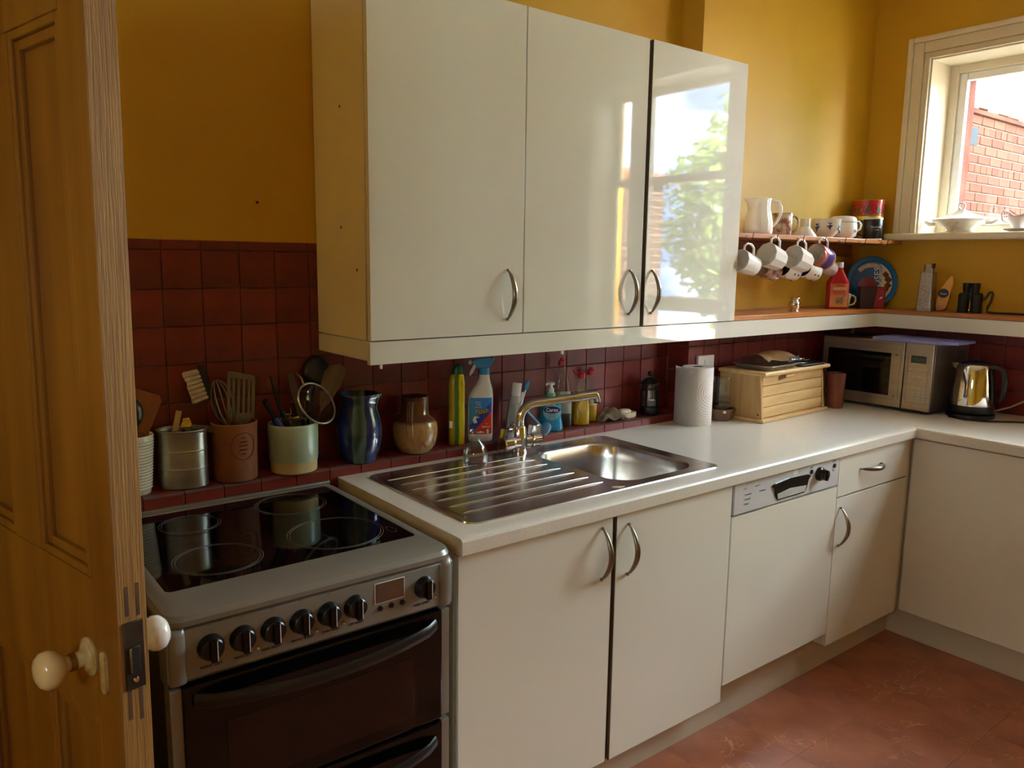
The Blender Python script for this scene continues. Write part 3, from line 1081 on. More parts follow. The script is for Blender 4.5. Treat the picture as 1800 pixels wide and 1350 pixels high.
pb = box(-.001, 2.553, WY + .002, WY + .018, 1.226, WZ0 - .003, .001)
box(-.001, .015, WY + .018, YB - .003, 1.236, WZ0 - .003, .001, bm=pb)
box(2.553, 2.569, -1.0, WY + .018, 1.226, WZ0 - .003, .001, bm=pb)
pel = tag(OB('pelmet', pb, LAMI), 'long cream pelmet board under the wall cupboards and pine shelf', 'pelmet')
for x_ in (.03, .66):
    OB('pelmet_clip', box(x_, x_ + .006, WY + .004, WY + .012, 1.214, 1.226, .001), WPLAS, pel)

sb = box(1.504, XR - .002, WY, YF - .001, WZ0 - .002, WZ0 + .016, .002)
ls = T('lower_shelf', 'long varnished pine shelf on top of the cream pelmet, turning the corner', 'shelf')
OB('board', sb, SHELFW, ls)
OB('corner_board', box(2.552, XR - .002, -1.0, WY - .0006, WZ0 - .002, WZ0 + .016, .002), SHELFY, ls)
OB('back_strip', box(1.504, XR - .002, YF - .012, YF - .001, WZ0 + .016, WZ0 + .024, .001), SHELFW, ls)
LZ = WZ0 + .016

UZ = 1.613
us = T('mug_shelf', 'varnished pine shelf with cup hooks along its front edge', 'shelf')
OB('board', box(1.504, XR - .002, .415, YF + .001, UZ - .018, UZ, .002), SHELFW, us)
OB('batten', box(1.504, 2.64, YF - .020, YF + .001, UZ - .075, UZ - .018, .002), M('dark stained batten', (128, 72, 34), .45, col2=(104, 54, 24), scale=5, stretch=(.6, 8, 8)), us)
HOOK = M('brassy cup hook', (96, 72, 44), .35, metal=.8, col2=(80, 58, 34), scale=20)


def hook(x, y=.408, z=UZ - .012):
    pts = [(0, .012, 0), (0, 0, 0)] + [(0, -.012 + .012 * cos(a), -.012 * sin(a) - .004) for a in [radians(q) for q in range(0, 200, 22)]] + [(0, -.027, .012)]
    if not hasattr(hook, 'o'):
        hook.o = OB('hook', tube(pts, .0016, 8), HOOK, us, loc=(x, y, z))
    else:
        cp(hook.o, us, (x, y, z))


for x_ in (1.565, 1.718, 1.895, 2.052, 2.205, 2.365, 2.555):
    hook(x_)

# socket on the chimney breast
so = T('wall_socket', 'white electric socket on the red tiles above the bread bin', 'socket', (1.612, YF - .0005, 1.085))
OB('face_plate', box(-.05, .05, -.012, 0, -.046, .046, .002), WPLAS, so)
for x_ in (-.028, .034):
    OB('pin_hole', box(x_ - .003, x_ + .003, -.0126, -.0118, -.030, -.022), INK, so)
OB('switch', box(-.012, .012, -.015, -.011, .010, .030, .001), WPLAS, so)
# ================================================================== COOKER
ck = T('cooker', 'silver electric cooker with black ceramic hob and double oven', 'cooker', (-.632, 0, 0))
CWD = .602
cb = box(.004, .03, .02, .58, .05, .835)
box(CWD - .03, CWD - .004, .02, .58, .05, .835, bm=cb)
box(.03, CWD - .03, .06, .58, .05, .835, bm=cb)
OB('body', cb, DKSIDE, ck)
# hob surround: rounded frame
b = bmesh.new()
oL, iL = rrect(0, CWD, -.030, .600, .035, 6), rrect(.030, CWD - .030, .078, .570, .014, 6)
secs = [(oL, .852), (rrect(-.001, CWD + .001, -.031, .601, .036, 6), .862), (rrect(.004, CWD - .004, -.026, .597, .034, 6), .872), (rrect(.016, CWD - .016, .000, .588, .026, 6), .8775), (iL, .8775), (rrect(.032, CWD - .032, .080, .568, .013, 6), .875)]
rg = [[b.verts.new((p[0], p[1], z)) for p in L] for L, z in secs]
for A, B in zip(rg, rg[1:]):
    for i in range(len(A)):
        j = (i + 1) % len(A)
        b.faces.new((A[i], A[j], B[j], B[i]))
b.faces.new(rg[0])
OB('hob_surround', b, SILVER, ck, 30)
hob = OB('hob_glass', prism(rrect(.031, CWD - .031, .079, .569, .013, 6), .870, .8762, axis='z'), BLACKG, ck)
RING = M('grey zone print', (84, 82, 80), .4, col2=(74, 72, 70), scale=12)
for cx_, cy_, r_ in ((.165, .200, .090), (.180, .455, .068), (.432, .468, .088), (.432, .205, .108)):
    for rr in (r_, r_ - .006):
        OB('cooking_zone', tube(arc((cx_, cy_, .8763), rr, 0, 2 * pi, 56, 'xy')[:-1], .0006, 4, closed=True), RING, hob)
OB('residual_light', tube(arc((.545, .150, .8763), .009, 0, 2 * pi, 24, 'xy', ry=.02)[:-1], .0006, 4, closed=True), RING, hob)
# control panel
cpn = OB('control_panel', prism([(.0, .852), (-.012, .852), (-.024, .842), (-.022, .748), (-.012, .738), (.03, .738), (.03, .852)], .001, CWD - .001, .002, axis='x'), SILVER, ck)
b = bmesh.new()
b.free()
for x0, x1 in ((.002, .036), (CWD - .036, CWD - .002)):
    b = loft([(z, (x0 + x1) / 2, -.010, .017, .020 * q, 3) for z, q in ((.742, .7), (.750, .95), (.79, 1.05), (.835, 1.0), (.846, .8), (.851, .4))], 16)
    OB('panel_cheek', b, SILVER, ck, 60)
KX = (.077, .135, .193, .250, .307, .364, .528)
kprof = [(0, 0), (.0245, 0), (.0245, .003), (.0225, .006), (.0205, .016), (.018, .018), (0, .018)]
kn0 = None
kb_ = lathe(kprof, 28)
for i, x_ in enumerate(KX):
    m_ = at(x_, -.0235, .800) @ Matrix.Rotation(radians(90), 4, 'X')
    if kn0 is None:
        kn0 = OB('control_knob', kb_, BLACKP, ck)
        kn0.matrix_local = m_
        g0 = OB('grip', box(-.0065, .0065, -.021, .021, .016, .026, .002, 2), BLACKG, kn0)
        l0 = OB('pointer_line', box(.0046, .0058, -.019, .019, .0258, .0264), WINK, g0)
    else:
        c_ = cp(kn0, ck)
        c_.matrix_local = m_
        cp(l0, cp(g0, c_))
    OB('dial_mark', tube([(x_ + .004 * cos(a), -.0235, .838 + .004 * sin(a)) for a in [i_ * pi / 4 for i_ in range(8)]], .0005, 4, closed=True), INK, cpn)
for x_, s_ in zip((.077, .135, .190, .252, .310, .366, .522), ('FRONT LEFT', 'REAR LEFT', 'REAR RIGHT', 'FRONT RIGHT', 'TWIN GRILL', 'TOP OVEN', 'MAIN OVEN')):
    text('lettering', s_, .0072, INK, cpn, at(x_, -.0232, .763) @ FACE_Y)
for x_ in (.163, .280, .338, .556):
    OB('indicator_light', xf(lathe([(0, .005), (.003, .004), (.0045, 0)], 14), at(x_, -.0225, .771) @ Matrix.Rotation(radians(90), 4, 'X')), CHROME, cpn)
ds = OB('clock_display', box(.411, .478, -.0255, -.02, .792, .834, .0012), M('brown lcd glass', (96, 74, 58), .12, col2=(84, 64, 50), scale=10, coat=.5), cpn)
OB('display_rim', frame_bm(.409, .480, .790, .836, .0022, 0, .001).copy() if False else box(.409, .480, -.0242, -.021, .790, .836, .001), WPLAS, cpn)
for x_ in (.422, .448, .474):
    OB('clock_button', xf(lathe([(0, .004), (.005, .0035), (.0062, 0)], 16), at(x_, -.023, .779) @ Matrix.Rotation(radians(90), 4, 'X')), BLACKP, cpn)
for dz0, dz1, hz in ((.475, .733, .704), (.10, .468, .425)):
    od = OB('oven_door', box(.026, CWD - .026, -.022, .02, dz0, dz1, .004), BLACKG, ck)
    pts = [(.045 + (CWD - .09) * i / 20, -.022 - .038 * sin(pi * i / 20) ** .5, hz - .012 * sin(pi * i / 20)) for i in range(21)]
    OB('handle', tube(pts, .014, 10, flat=.45, upv=(0, 1, 0)), BLACKP, od)
    OB('inner_window', box(.10, CWD - .10, -.0228, -.021, dz0 + .03, hz - .06, .002), M('dark oven window', (20, 9, 8), .06, col2=(24, 10, 9), scale=4), od)
    for x0 in (.004, CWD - .026):
        OB('side_strip', box(x0, x0 + .022, -.016, .02, dz0 + .002, dz1 - .002, .002), SILVER, ck)
OB('plinth_panel', box(.02, CWD - .02, .02, .04, 0, .1), BLACKP, ck)
OB('back_trim', box(0, CWD, .598, .611, .84, .8795, .003), SILVER, ck)

LG = .911          # ledge top
YC = .665


def tool(name, label, cat, grip, base, tip):
    """root at the base point, local +z along base->tip; grip = group"""
    o = T(name, label, cat, base, 0, grip)
    d = (Vector(tip) - Vector(base))
    z = d.normalized()
    yv = Vector(base) - Vector((-.95, -1.41, 1.2))          # flat side turned to the room
    yv = (yv - z * yv.dot(z)).normalized()
    o.rotation_euler = Matrix((yv.cross(z), yv, z)).transposed().to_euler()
    return o, d.length


# ---- white ribbed pot
wp = T('utensil_pot', 'white ribbed china pot standing nearest the pine door', 'pot', (-.520, .668, LG))
rib = []
n_ = 17
for i in range(n_ * 2 + 1):
    z = .012 + i * (.128 / (n_ * 2))
    rib.append((.037 + .011 * z / .15 + (.0018 if i % 2 else -.0004), z))
OB('body', pot(.036, .0485, .150, .004, mid=rib, seg=40), OFFW, wp, 60)
t_, L_n = tool('wooden_spatula', 'flat brown wooden spatula in the white ribbed pot', 'spatula', 'utensils in the pots', (-.525, .678, .925), (-.470, .690, 1.165))
OB('handle', tube([(0, 0, 0), (0, 0, .14)], .006, 8), WOODSP, t_)
OB('blade', prism([(-.012, .12), (-.030, .20), (-.031, .246), (.026, .236), (.033, .222), (.020, .16), (.012, .12)], -.0025, .0025, .0012), WOODSP, t_)
t_, L_n = tool('serving_spoon', 'dark round serving spoon leaning in the white ribbed pot', 'spoon', 'utensils in the pots', (-.520, .655, .925), (-.535, .650, 1.15))
OB('handle', tube([(0, 0, 0), (0, 0, .17)], .005, 8), BLACKP, t_)
OB('bowl', xf(lathe([(0, .006), (.02, .004), (.034, -.003), (.037, -.009), (.035, -.009), (.02, -.001), (0, .002)], 24, sy=1.15), at(0, 0, .195) @ Matrix.Rotation(radians(80), 4, 'X')), M('dark steel spoon', (66, 56, 46), .3, metal=.6, col2=(50, 42, 34), scale=9), t_)

# ---- oval tin
ot = T('oval_tin', 'oval dull tin caddy with two bands, between white pot and terracotta pot', 'tin', (-.404, .667, LG), radians(-20))
bands = []
for z in (.003, .050, .052, .054, .096, .098, .100, .143):
    bands.append((.060 if z not in (.052, .098) else .0612, z))
OB('body', pot(.060, .0615, .150, .0025, mid=bands[1:], seg=48, sy=.72), TIN, ot, 14)
OB('rim', tube([(.0605 * cos(2 * pi * i / 40), .0605 * .72 * sin(2 * pi * i / 40), .150) for i in range(40)], .0022, 8, closed=True), TIN, ot)
t_, _ = tool('folding_rule', 'thin brass-edged wooden stick leaning in the oval tin', 'stick', 'utensils in the pots', (-.452, .662, .93), (-.408, .665, 1.11))
OB('blade', box(-.007, .007, -.003, .003, 0, .185, .001), M('cream stick', (176, 156, 104), .5, col2=(160, 138, 86), scale=9), t_)
t_, _ = tool('can_opener', 'metal can opener sticking out of the oval tin', 'can opener', 'utensils in the pots', (-.410, .667, .93), (-.388, .670, 1.10))
OB('handle', tube([(-.006, 0, 0), (-.006, 0, .11), (-.003, 0, .13)], .005, 8), BLACKP, t_)
OB('handle', tube([(.006, 0, 0), (.006, 0, .11), (.003, 0, .13)], .005, 8), CHROME, t_)
OB('jaw', prism([(-.011, .125), (.011, .125), (.014, .145), (.006, .162), (-.009, .158)], -.004, .004, .001), CHROME, t_)
OB('turn_key', xf(lathe([(0, 0), (.012, 0), (.012, .004), (0, .004)], 14), at(0, -.006, .142) @ Matrix.Rotation(radians(90), 4, 'X')), CHROME, t_)
t_, _ = tool('corkscrew', 'dark-handled corkscrew lying in the oval tin', 'corkscrew', 'utensils in the pots', (-.372, .655, .93), (-.350, .668, 1.070))
OB('shaft', tube([(0, 0, 0), (0, 0, .12)], .003, 8), CHROME, t_)
OB('handle', tube([(-.034, 0, .122), (-.015, 0, .128), (.015, 0, .128), (.034, 0, .122)], [.006, .009, .009, .006], 10), M('olive handle', (92, 84, 50), .4, col2=(76, 68, 38), scale=9), t_)

# ---- terracotta pot
TERRA = M('unglazed terracotta', (154, 94, 56), .7, col2=(130, 74, 42), scale=9, bump=.15, bscale=60)
tp_ = T('terracotta_pot', 'straight terracotta jar with stamped oval crest', 'pot', (-.270, .666, LG))
OB('body', pot(.0555, .0595, .156, .005, mid=[(.056, .02), (.057, .08), (.0585, .14)], seg=40), TERRA, tp_)
cr = OB('crest', xf(tube([(.0588 * sin(.55 * cos(a)), -.0588 * cos(.55 * cos(a)), .098 + .036 * sin(a)) for a in [2 * pi * i / 36 for i in range(36)]], .0009, 5, closed=True), Matrix.Rotation(radians(4), 4, 'Z')), M('dark stamp ink', (96, 48, 28), .7, col2=(84, 40, 22), scale=14), tp_)
for k_, (z_, w_) in enumerate(((.118, .18), (.108, .36), (.098, .42), (.087, .36), (.076, .24))):
    for q in range(int(w_ / .06)):
        a = -w_ / 2 + q * .06 + radians(4)
        OB('stamp_mark', tube([(.0586 * sin(a + t * .04), -.0586 * cos(a + t * .04), z_ + .003 * ((q + k_ + t) % 2)) for t in (0, 1)], .0011, 5), MATS['dark stamp ink'], cr)
t_, _ = tool('dish_brush', 'pale bristled washing-up brush in the terracotta jar', 'brush', 'utensils in the pots', (-.262, .672, .925), (-.338, .695, 1.200))
OB('handle', tube([(0, 0, 0), (0, 0, .20), (.004, 0, .29)], [.005, .006, .009], 8, flat=.6), MATTB, t_)
OB('head', box(-.008, .010, -.013, .013, .215, .305, .004), MATTB, t_)
bb = bmesh.new()
for i in range(7):
    for j in range(3):
        tube([(-.006, (j - 1) * .008, .222 + i * .0115), (-.046 + random.uniform(-.003, .003), (j - 1) * .009, .220 + i * .0120)], [.0052, .0072], 6, bm=bb)
OB('bristles', bb, M('pale bristle', (214, 200, 176), .8, col2=(190, 174, 148), scale=60), t_)
t_, _ = tool('whisk', 'wire balloon whisk in the terracotta jar', 'whisk', 'utensils in the pots', (-.250, .665, .93), (-.305, .680, 1.17))
OB('handle', tube([(0, 0, 0), (0, 0, .135)], .006, 10), CHROME, t_)
for i in range(6):
    a = pi * i / 6
    OB('wire', tube([(cos(a) * .030 * sin(u) ** 1.0 * (1 if True else 0), sin(a) * .030 * sin(u), .13 + .125 * (1 - cos(u)) / 2 * 1.0) if u <= pi else (0, 0, 0) for u in [pi * k_ / 16 for k_ in range(17)]], .0009, 5), SATIN, t_)
    OB('wire', tube([(-cos(a) * .030 * sin(u), -sin(a) * .030 * sin(u), .13 + .125 * (1 - cos(u)) / 2) for u in [pi * k_ / 16 for k_ in range(17)]], .0009, 5), SATIN, t_)
t_, _ = tool('slotted_turner', 'grey slotted turner standing in the terracotta jar', 'turner', 'utensils in the pots', (-.262, .660, .925), (-.248, .655, 1.195))
GREYN = M('grey steel turner', (122, 116, 98), .4, metal=.5, col2=(108, 102, 86), scale=9)
OB('handle', tube([(0, 0, 0), (0, 0, .14)], .005, 8), GREYN, t_)
bb = box(-.036, -.027, -.0015, .0015, .150, .268, .0006, 1)
for x_ in (-.020, -.007, .006, .019):
    box(x_ - .0035, x_ + .0035, -.0015, .0015, .160, .262, .0006, 1, bm=bb)
box(.026, .034, -.0015, .0015, .150, .256, .0006, 1, bm=bb)
prism([(-.036, .258), (.034, .252), (.032, .264), (-.028, .276), (-.036, .272)], -.0015, .0015, bm=bb)
prism([(-.036, .164), (.034, .164), (.022, .142), (.006, .132), (-.006, .132), (-.024, .142)], -.0015, .0015, bm=bb)
OB('blade', bb, GREYN, t_)

# ---- celadon pot
CEL = M('pale celadon glaze', (178, 196, 172), .28, col2=(168, 188, 166), scale=6, coat=.3)
cp_ = T('celadon_pot', 'pale green glazed crock with bare cream foot, full of utensils', 'pot', (-.112, .655, LG))
OB('body', lathe([(.0655, .034), (.0655, .040), (.067, .044), (.068, .128), (.0675, .134), (.065, .137), (.062, .134), (.061, .05), (.058, .044), (0, .044)], 48), CEL, cp_)
OB('bare_foot', lathe([(0, 0), (.058, 0), (.063, .004), (.064, .036), (0, .036)], 48), M('bare cream clay', (214, 194, 142), .7, col2=(202, 180, 126), scale=12), cp_)
G = 'utensils in the pots'
t_, _ = tool('kitchen_knife', 'black kitchen knife leaning left in the pale green crock', 'knife', G, (-.105, .66, .965), (-.172, .662, 1.185))
OB('handle', tube([(0, 0, .10), (0, 0, .16), (.002, 0, .222)], [.007, .010, .006], 10, flat=.6), MATTB, t_)
OB('blade', prism([(-.008, 0), (.008, 0), (.009, .105), (-.009, .105)], -.001, .001), SATIN, t_)
t_, _ = tool('table_knife', 'grey palette knife in the middle of the pale green crock', 'knife', G, (-.062, .660, .965), (-.108, .675, 1.185))
OB('handle', tube([(0, 0, 0), (0, 0, .10)], .005, 8), BLACKP, t_)
OB('blade', prism([(-.008, .09), (.008, .09), (.011, .18), (.008, .215), (0, .224), (-.008, .215), (-.011, .18)], -.001, .001), M('smoke grey blade', (94, 96, 100), .35, metal=.6, col2=(80, 82, 86), scale=9), t_)
t_, _ = tool('peeler', 'blue-handled peeler at the left of the pale green crock', 'peeler', G, (-.125, .650, .985), (-.190, .652, 1.115))
OB('handle', tube([(0, 0, .02), (0, 0, .06), (0, 0, .09)], [.010, .012, .009], 10), M('blue plastic handle', (28, 66, 168), .35, col2=(22, 54, 146), scale=8), t_)
OB('guard', tube([(0, 0, .085), (0, 0, .145)], [.009, .016], 10, flat=.5), M('navy plastic', (22, 30, 52), .4, col2=(18, 24, 44), scale=8), t_)
t_, _ = tool('potato_masher', 'chrome wire potato masher in the pale green crock', 'masher', G, (-.085, .668, .975), (-.090, .690, 1.12))
OB('shaft', tube([(-.02, 0, 0), (-.02, 0, .075), (-.02, 0, .09)], .003, 8), CHROME, t_)
OB('shaft', tube([(.02, 0, 0), (.02, 0, .09)], .003, 8), CHROME, t_)
OB('wire_grid', tube([(-.034, 0, .10), (-.03, 0, .092), (-.016, 0, .092), (-.016, 0, .125), (-.004, 0, .125), (-.004, 0, .092), (.010, 0, .092), (.010, 0, .125), (.022, 0, .125), (.022, 0, .092), (.034, 0, .094)], .0025, 8), CHROME, t_)
OB('plate', lathe([(0, .074), (.03, .074), (.033, .08), (.028, .085), (0, .085)], 20), CHROME, t_)
t_, _ = tool('tea_strainer', 'round wire sieve with bent hook hanging over the rim of the pale green crock', 'sieve', G, (-.062, .640, .985), (-.02, .62, 1.09))
t_.location = (-.050, .632, 1.098)
zax = Vector((.33, -.87, .55)).normalized()
xax = Vector((.458, -.354, -.81))
xax = (xax - zax * xax.dot(zax)).normalized()
yax = zax.cross(xax)
t_.rotation_euler = Matrix((xax, yax, zax)).transposed().to_euler()
OB('rim', tube([(.062 * cos(2 * pi * i / 36), .060 * sin(2 * pi * i / 36), 0) for i in range(36)], .0028, 8, closed=True), TIN, t_)
MESHM = pane_mat('fine wire mesh', (.52, .44, .36), 1.5)
OB('mesh_bowl', lathe([(.058, -.001), (.050, -.015), (.034, -.026), (.016, -.031), (0, -.032)], 30), MESHM, t_)
OB('hook', tube([(-.060, 0, 0), (-.078, .004, .004), (-.092, .012, -.004), (-.100, .018, -.012)], .0024, 8), TIN, t_)
OB('handle', tube([(.060, 0, 0), (.052, -.004, -.03), (.02, 0, -.06)], .003, 8), TIN, t_)
t_, _ = tool('black_ladle', 'black plastic ladle at the back of the pale green crock', 'ladle', G, (-.075, .672, .965), (-.010, .700, 1.22))
OB('handle', tube([(0, 0, 0), (0, 0, .19)], .005, 8), BLACKP, t_)
OB('bowl', xf(lathe([(0, .012), (.02, .010), (.034, .002), (.040, -.012), (.038, -.012), (.02, .004), (0, .008)], 24, sy=1.2), at(-.003, 0, .228) @ Matrix.Rotation(radians(72), 4, 'X')), BLACKP, t_)
t_, _ = tool('wooden_spoon', 'weathered flat wooden spoon tilted right over the pale green crock', 'spoon', G, (-.080, .650, .965), (.040, .672, 1.205))
OLDW = M('grey brown wood', (118, 96, 74), .6, col2=(92, 72, 54), scale=7, stretch=(6, 6, .8))
OB('handle', tube([(0, 0, 0), (0, 0, .15)], .006, 8), OLDW, t_)
OB('blade', prism([(-.010, .13), (-.026, .185), (-.030, .225), (-.022, .25), (.006, .262), (.026, .258), (.030, .215), (.020, .16), (.010, .13)], -.003, .003, .0015), OLDW, t_)

# ---- blue jug
BJ = M('blue and green streaked glaze', (26, 42, 96), .10, coat=.6)
N_, L_, b_ = nodes(BJ)
tc = N_.new('ShaderNodeTexCoord')
sp = N_.new('ShaderNodeSeparateXYZ')
at2 = N_.new('ShaderNodeMath')
at2.operation = 'ARCTAN2'
L_.new(tc.outputs['Object'], sp.inputs[0])
L_.new(sp.outputs['Y'], at2.inputs[0])
L_.new(sp.outputs['X'], at2.inputs[1])
no = N_.new('ShaderNodeTexNoise')
no.inputs['Scale'].default_value = 14
ma = N_.new('ShaderNodeMath')
ma.operation = 'MULTIPLY_ADD'
ma.inputs[1].default_value = .35
L_.new(tc.outputs['Object'], no.inputs['Vector'])
L_.new(no.outputs['Fac'], ma.inputs[0])
L_.new(at2.outputs[0], ma.inputs[2])
wv = N_.new('ShaderNodeMath')
wv.operation = 'SINE'
m6 = N_.new('ShaderNodeMath')
m6.operation = 'MULTIPLY'
m6.inputs[1].default_value = 4.0
L_.new(ma.outputs[0], m6.inputs[0])
L_.new(m6.outputs[0], wv.inputs[0])
cr = N_.new('ShaderNodeValToRGB')
mrg = N_.new('ShaderNodeMapRange')
mrg.inputs['From Min'].default_value = -1
L_.new(wv.outputs[0], mrg.inputs['Value'])
L_.new(mrg.outputs['Result'], cr.inputs['Fac'])
for i, (p, c) in enumerate(((.0, (20, 42, 120)), (.35, (16, 28, 74)), (.62, (26, 48, 72)), (.72, (80, 112, 100)), (1.0, (38, 70, 70)))):
    el = cr.color_ramp.elements[i] if i < 2 else cr.color_ramp.elements.new(p)
    el.position, el.color = p, lin(c)
L_.new(cr.outputs['Color'], b_.inputs['Base Color'])
bj = T('blue_jug', 'blue and green streaked stoneware jug with pinched lip', 'jug', (.088, .652, LG), radians(-40))
prf = [(0, 0), (.047, 0), (.049, .004), (.058, .03), (.0655, .062), (.0675, .092), (.063, .125), (.054, .152), (.050, .168), (.0535, .186), (.0585, .198), (.0572, .200), (.052, .188), (.047, .168), (.050, .152), (.058, .125), (.062, .092), (.058, .06), (.05, .02), (0, .012)]
b = lathe(prf, 48)
for v in b.verts:                         # pinched pouring lip towards +x
    a = atan2(v.co.y, v.co.x)
    if v.co.z > .15 and abs(a) < .5:
        q = (1 - abs(a) / .5) * (v.co.z - .15) / .05
        v.co.x += .013 * q
OB('body', b, BJ, bj, 60)
OB('throwing_ring', tube([(.0668 * cos(2 * pi * i / 48), .0668 * sin(2 * pi * i / 48), .078) for i in range(48)], .0008, 5, closed=True), BJ, bj)

# ---- brown jug
bn = T('harvest_jug', 'salt-glazed brown and tan jug with sprigged figures', 'jug', (.280, .655, LG), radians(-35))
BRN = ramp_mat('two tone salt glaze', 'z', [(0, (166, 128, 76)), (.094, (176, 136, 82)), (.104, (104, 58, 30)), (.18, (96, 54, 30))], .14, .6, wob=.004)
prf = [(0, 0), (.046, 0), (.050, .004), (.062, .022), (.0695, .05), (.0705, .072), (.067, .092), (.058, .108), (.047, .117), (.0435, .122), (.042, .150), (.0425, .170), (.0435, .174), (.040, .174), (.038, .15), (.039, .122), (.05, .108), (.062, .09), (.065, .06), (.045, .008), (0, .008)]
OB('body', lathe(prf, 48), BRN, bn, 60)
pts = [(-.0415, 0, .150), (-.052, 0, .162), (-.066, 0, .160), (-.075, 0, .140), (-.078, 0, .110), (-.074, 0, .080), (-.069, 0, .060)]
hb = None
for y_ in (-.006, .0, .006):
    hb = tube([(p[0], y_, p[2]) for p in pts], .0046, 8, bm=hb)
han = OB('handle', hb, BRN, bn, 60)
han.rotation_euler = (0, 0, radians(82))
for k_, (az, zz, sx, sz) in enumerate(((-62, .060, .018, .028), (-48, .085, .012, .014), (-70, .032, .014, .012), (-100, .030, .012, .018), (-25, .055, .012, .026), (-88, .05, .010, .014), (-55, .040, .012, .016), (-110, .045, .01, .012))):
    a = radians(az)
    rr = .069 - .012 * abs(zz - .062) / .04
    OB('sprig_relief', xf(lathe([(0, .0045), (.6, .004), (.9, .0022), (1.0, 0)], 12, lobes=5, amp=.22), at(rr * cos(a), rr * sin(a), zz) @ Matrix.Rotation(a, 4, 'Z') @ Matrix.Rotation(radians(90), 4, 'Y') @ Matrix.Diagonal((sz, sx, 1, 1))), BRN, bn)

# ---- yellow cream-cleaner bottle
YB_ = ramp_mat('yellow and green wrap label', 'x', [(-.03, (150, 136, 30)), (-.008, (196, 178, 24)), (-.002, (70, 130, 40)), (.008, (78, 140, 44)), (.011, (226, 208, 26)), (.03, (222, 200, 24))], .25, .3, wob=.006)
yb = T('cream_cleaner_bottle', 'tall yellow cleaner bottle with dark green cap', 'bottle', (.440, .664, LG), radians(-30))
OB('body', loft([(0, 0, 0, .023, .017, 3), (.004, 0, 0, .026, .020, 3), (.10, 0, 0, .0265, .020, 3), (.125, 0, 0, .0255, .0195, 3), (.15, 0, 0, .0265, .020, 3), (.205, 0, 0, .026, .020, 3), (.222, 0, 0, .023, .018, 2.5), (.228, .002, 0, .019, .016, 2)], 32), YB_, yb, 50)
OB('cap', loft([(.228, .002, 0, .0185, .0158, 2), (.240, .002, 0, .0185, .0155, 2), (.252, .004, 0, .0155, .013, 2), (.260, .006, 0, .010, .010, 2), (.262, .006, 0, .005, .006, 2)], 24), M('dark green plastic', (20, 84, 44), .3, col2=(16, 72, 38), scale=6), yb)
for i in range(3):
    OB('drip_print', box(.0135, .0155, -.0205, -.0195, .192 + i * .007, .1955 + i * .007), INK, yb)
OB('barcode', box(-.024, -.014, -.0192, -.0165, .055, .078), WINK, yb)

# ---- Flash spray bottle
fb = T('spray_bottle', 'white bleach spray bottle with blue trigger head and blue-red label', 'bottle', (.532, .664, LG), radians(-30))
SECS = [(0, 0, 0, .036, .022, 3.2), (.004, 0, 0, .0405, .0255, 3.2), (.02, 0, 0, .0415, .026, 3.4), (.10, 0, 0, .0415, .026, 3.4), (.150, .002, 0, .0405, .026, 3.2), (.170, .007, 0, .034, .025, 2.8), (.188, .011, 0, .025, .022, 2.4), (.205, .013, 0, .0185, .0175, 2.1), (.222, .014, 0, .0165, .0165, 2)]
OB('body', loft(SECS, 40), WPLAS, fb, 60)
OB('neck_ring', xf(lathe([(0, 0), (.0175, 0), (.0175, .022), (0, .022)], 24), at(.014, 0, .220)), SKYBLUE, fb)
OB('spray_head', prism([(-.010, .240), (.028, .240), (.034, .256), (.046, .266), (.044, .274), (.030, .2755), (-.004, .274), (-.022, .268), (-.030, .262), (-.030, .255), (-.014, .254)], -.011, .011, .004), SKYBLUE, fb)
OB('nozzle', xf(lathe([(0, 0), (.0085, 0), (.0075, .010), (0, .011)], 6), at(-.028, 0, .259) @ Matrix.Rotation(radians(-90), 4, 'Y')), WPLAS, fb)
OB('trigger', prism([(-.013, .254), (-.022, .252), (-.034, .228), (-.036, .216), (-.031, .215), (-.026, .226), (-.014, .243)], -.006, .006, .002), WPLAS, fb)
FL = M('flash label', (20, 90, 190), .3, coat=.2)
N_, L_, b_ = nodes(FL)
tc = N_.new('ShaderNodeTexCoord')
sp = N_.new('ShaderNodeSeparateXYZ')
L_.new(tc.outputs['Object'], sp.inputs[0])


def mth(op, a, bb_):
    n = N_.new('ShaderNodeMath')
    n.operation = op
    for i, q in enumerate((a, bb_)):
        if hasattr(q, 'links') or not isinstance(q, (int, float)):
            L_.new(q, n.inputs[i])
        else:
            n.inputs[i].default_value = q
    return n.outputs[0]


diag = mth('GREATER_THAN', mth('SUBTRACT', sp.outputs['Z'], mth('MULTIPLY', sp.outputs['X'], 1.1)), .060)
band = mth('GREATER_THAN', mth('SUBTRACT', sp.outputs['Z'], mth('MULTIPLY', sp.outputs['X'], 1.1)), .094)
no = N_.new('ShaderNodeTexGradient')
mx1 = N_.new('ShaderNodeMixRGB')
mx1.inputs['Color1'].default_value, mx1.inputs['Color2'].default_value = lin((222, 52, 30)), lin((34, 70, 176))
L_.new(diag, mx1.inputs['Fac'])
mx2 = N_.new('ShaderNodeMixRGB')
mx2.inputs['Color2'].default_value = lin((40, 140, 220))
L_.new(band, mx2.inputs['Fac'])
L_.new(mx1.outputs[0], mx2.inputs['Color1'])
L_.new(mx2.outputs[0], b_.inputs['Base Color'])
LS = [(z, 0, 0, .0415, .026, 3.4) for z in (.026, .06, .10, .128)] + [(.146, .0015, 0, .0408, .026, 3.25)]
lab = OB('label', loft(LS, 20, a0=-52, a1=56, off=.0005), FL, fb)
text('lettering', 'Flash', .0225, INK, lab, at(.0032, -.0268, .1005) @ FACE_Y @ Matrix.Rotation(radians(8), 4, 'Z'), shear=.25, bold=.0011)
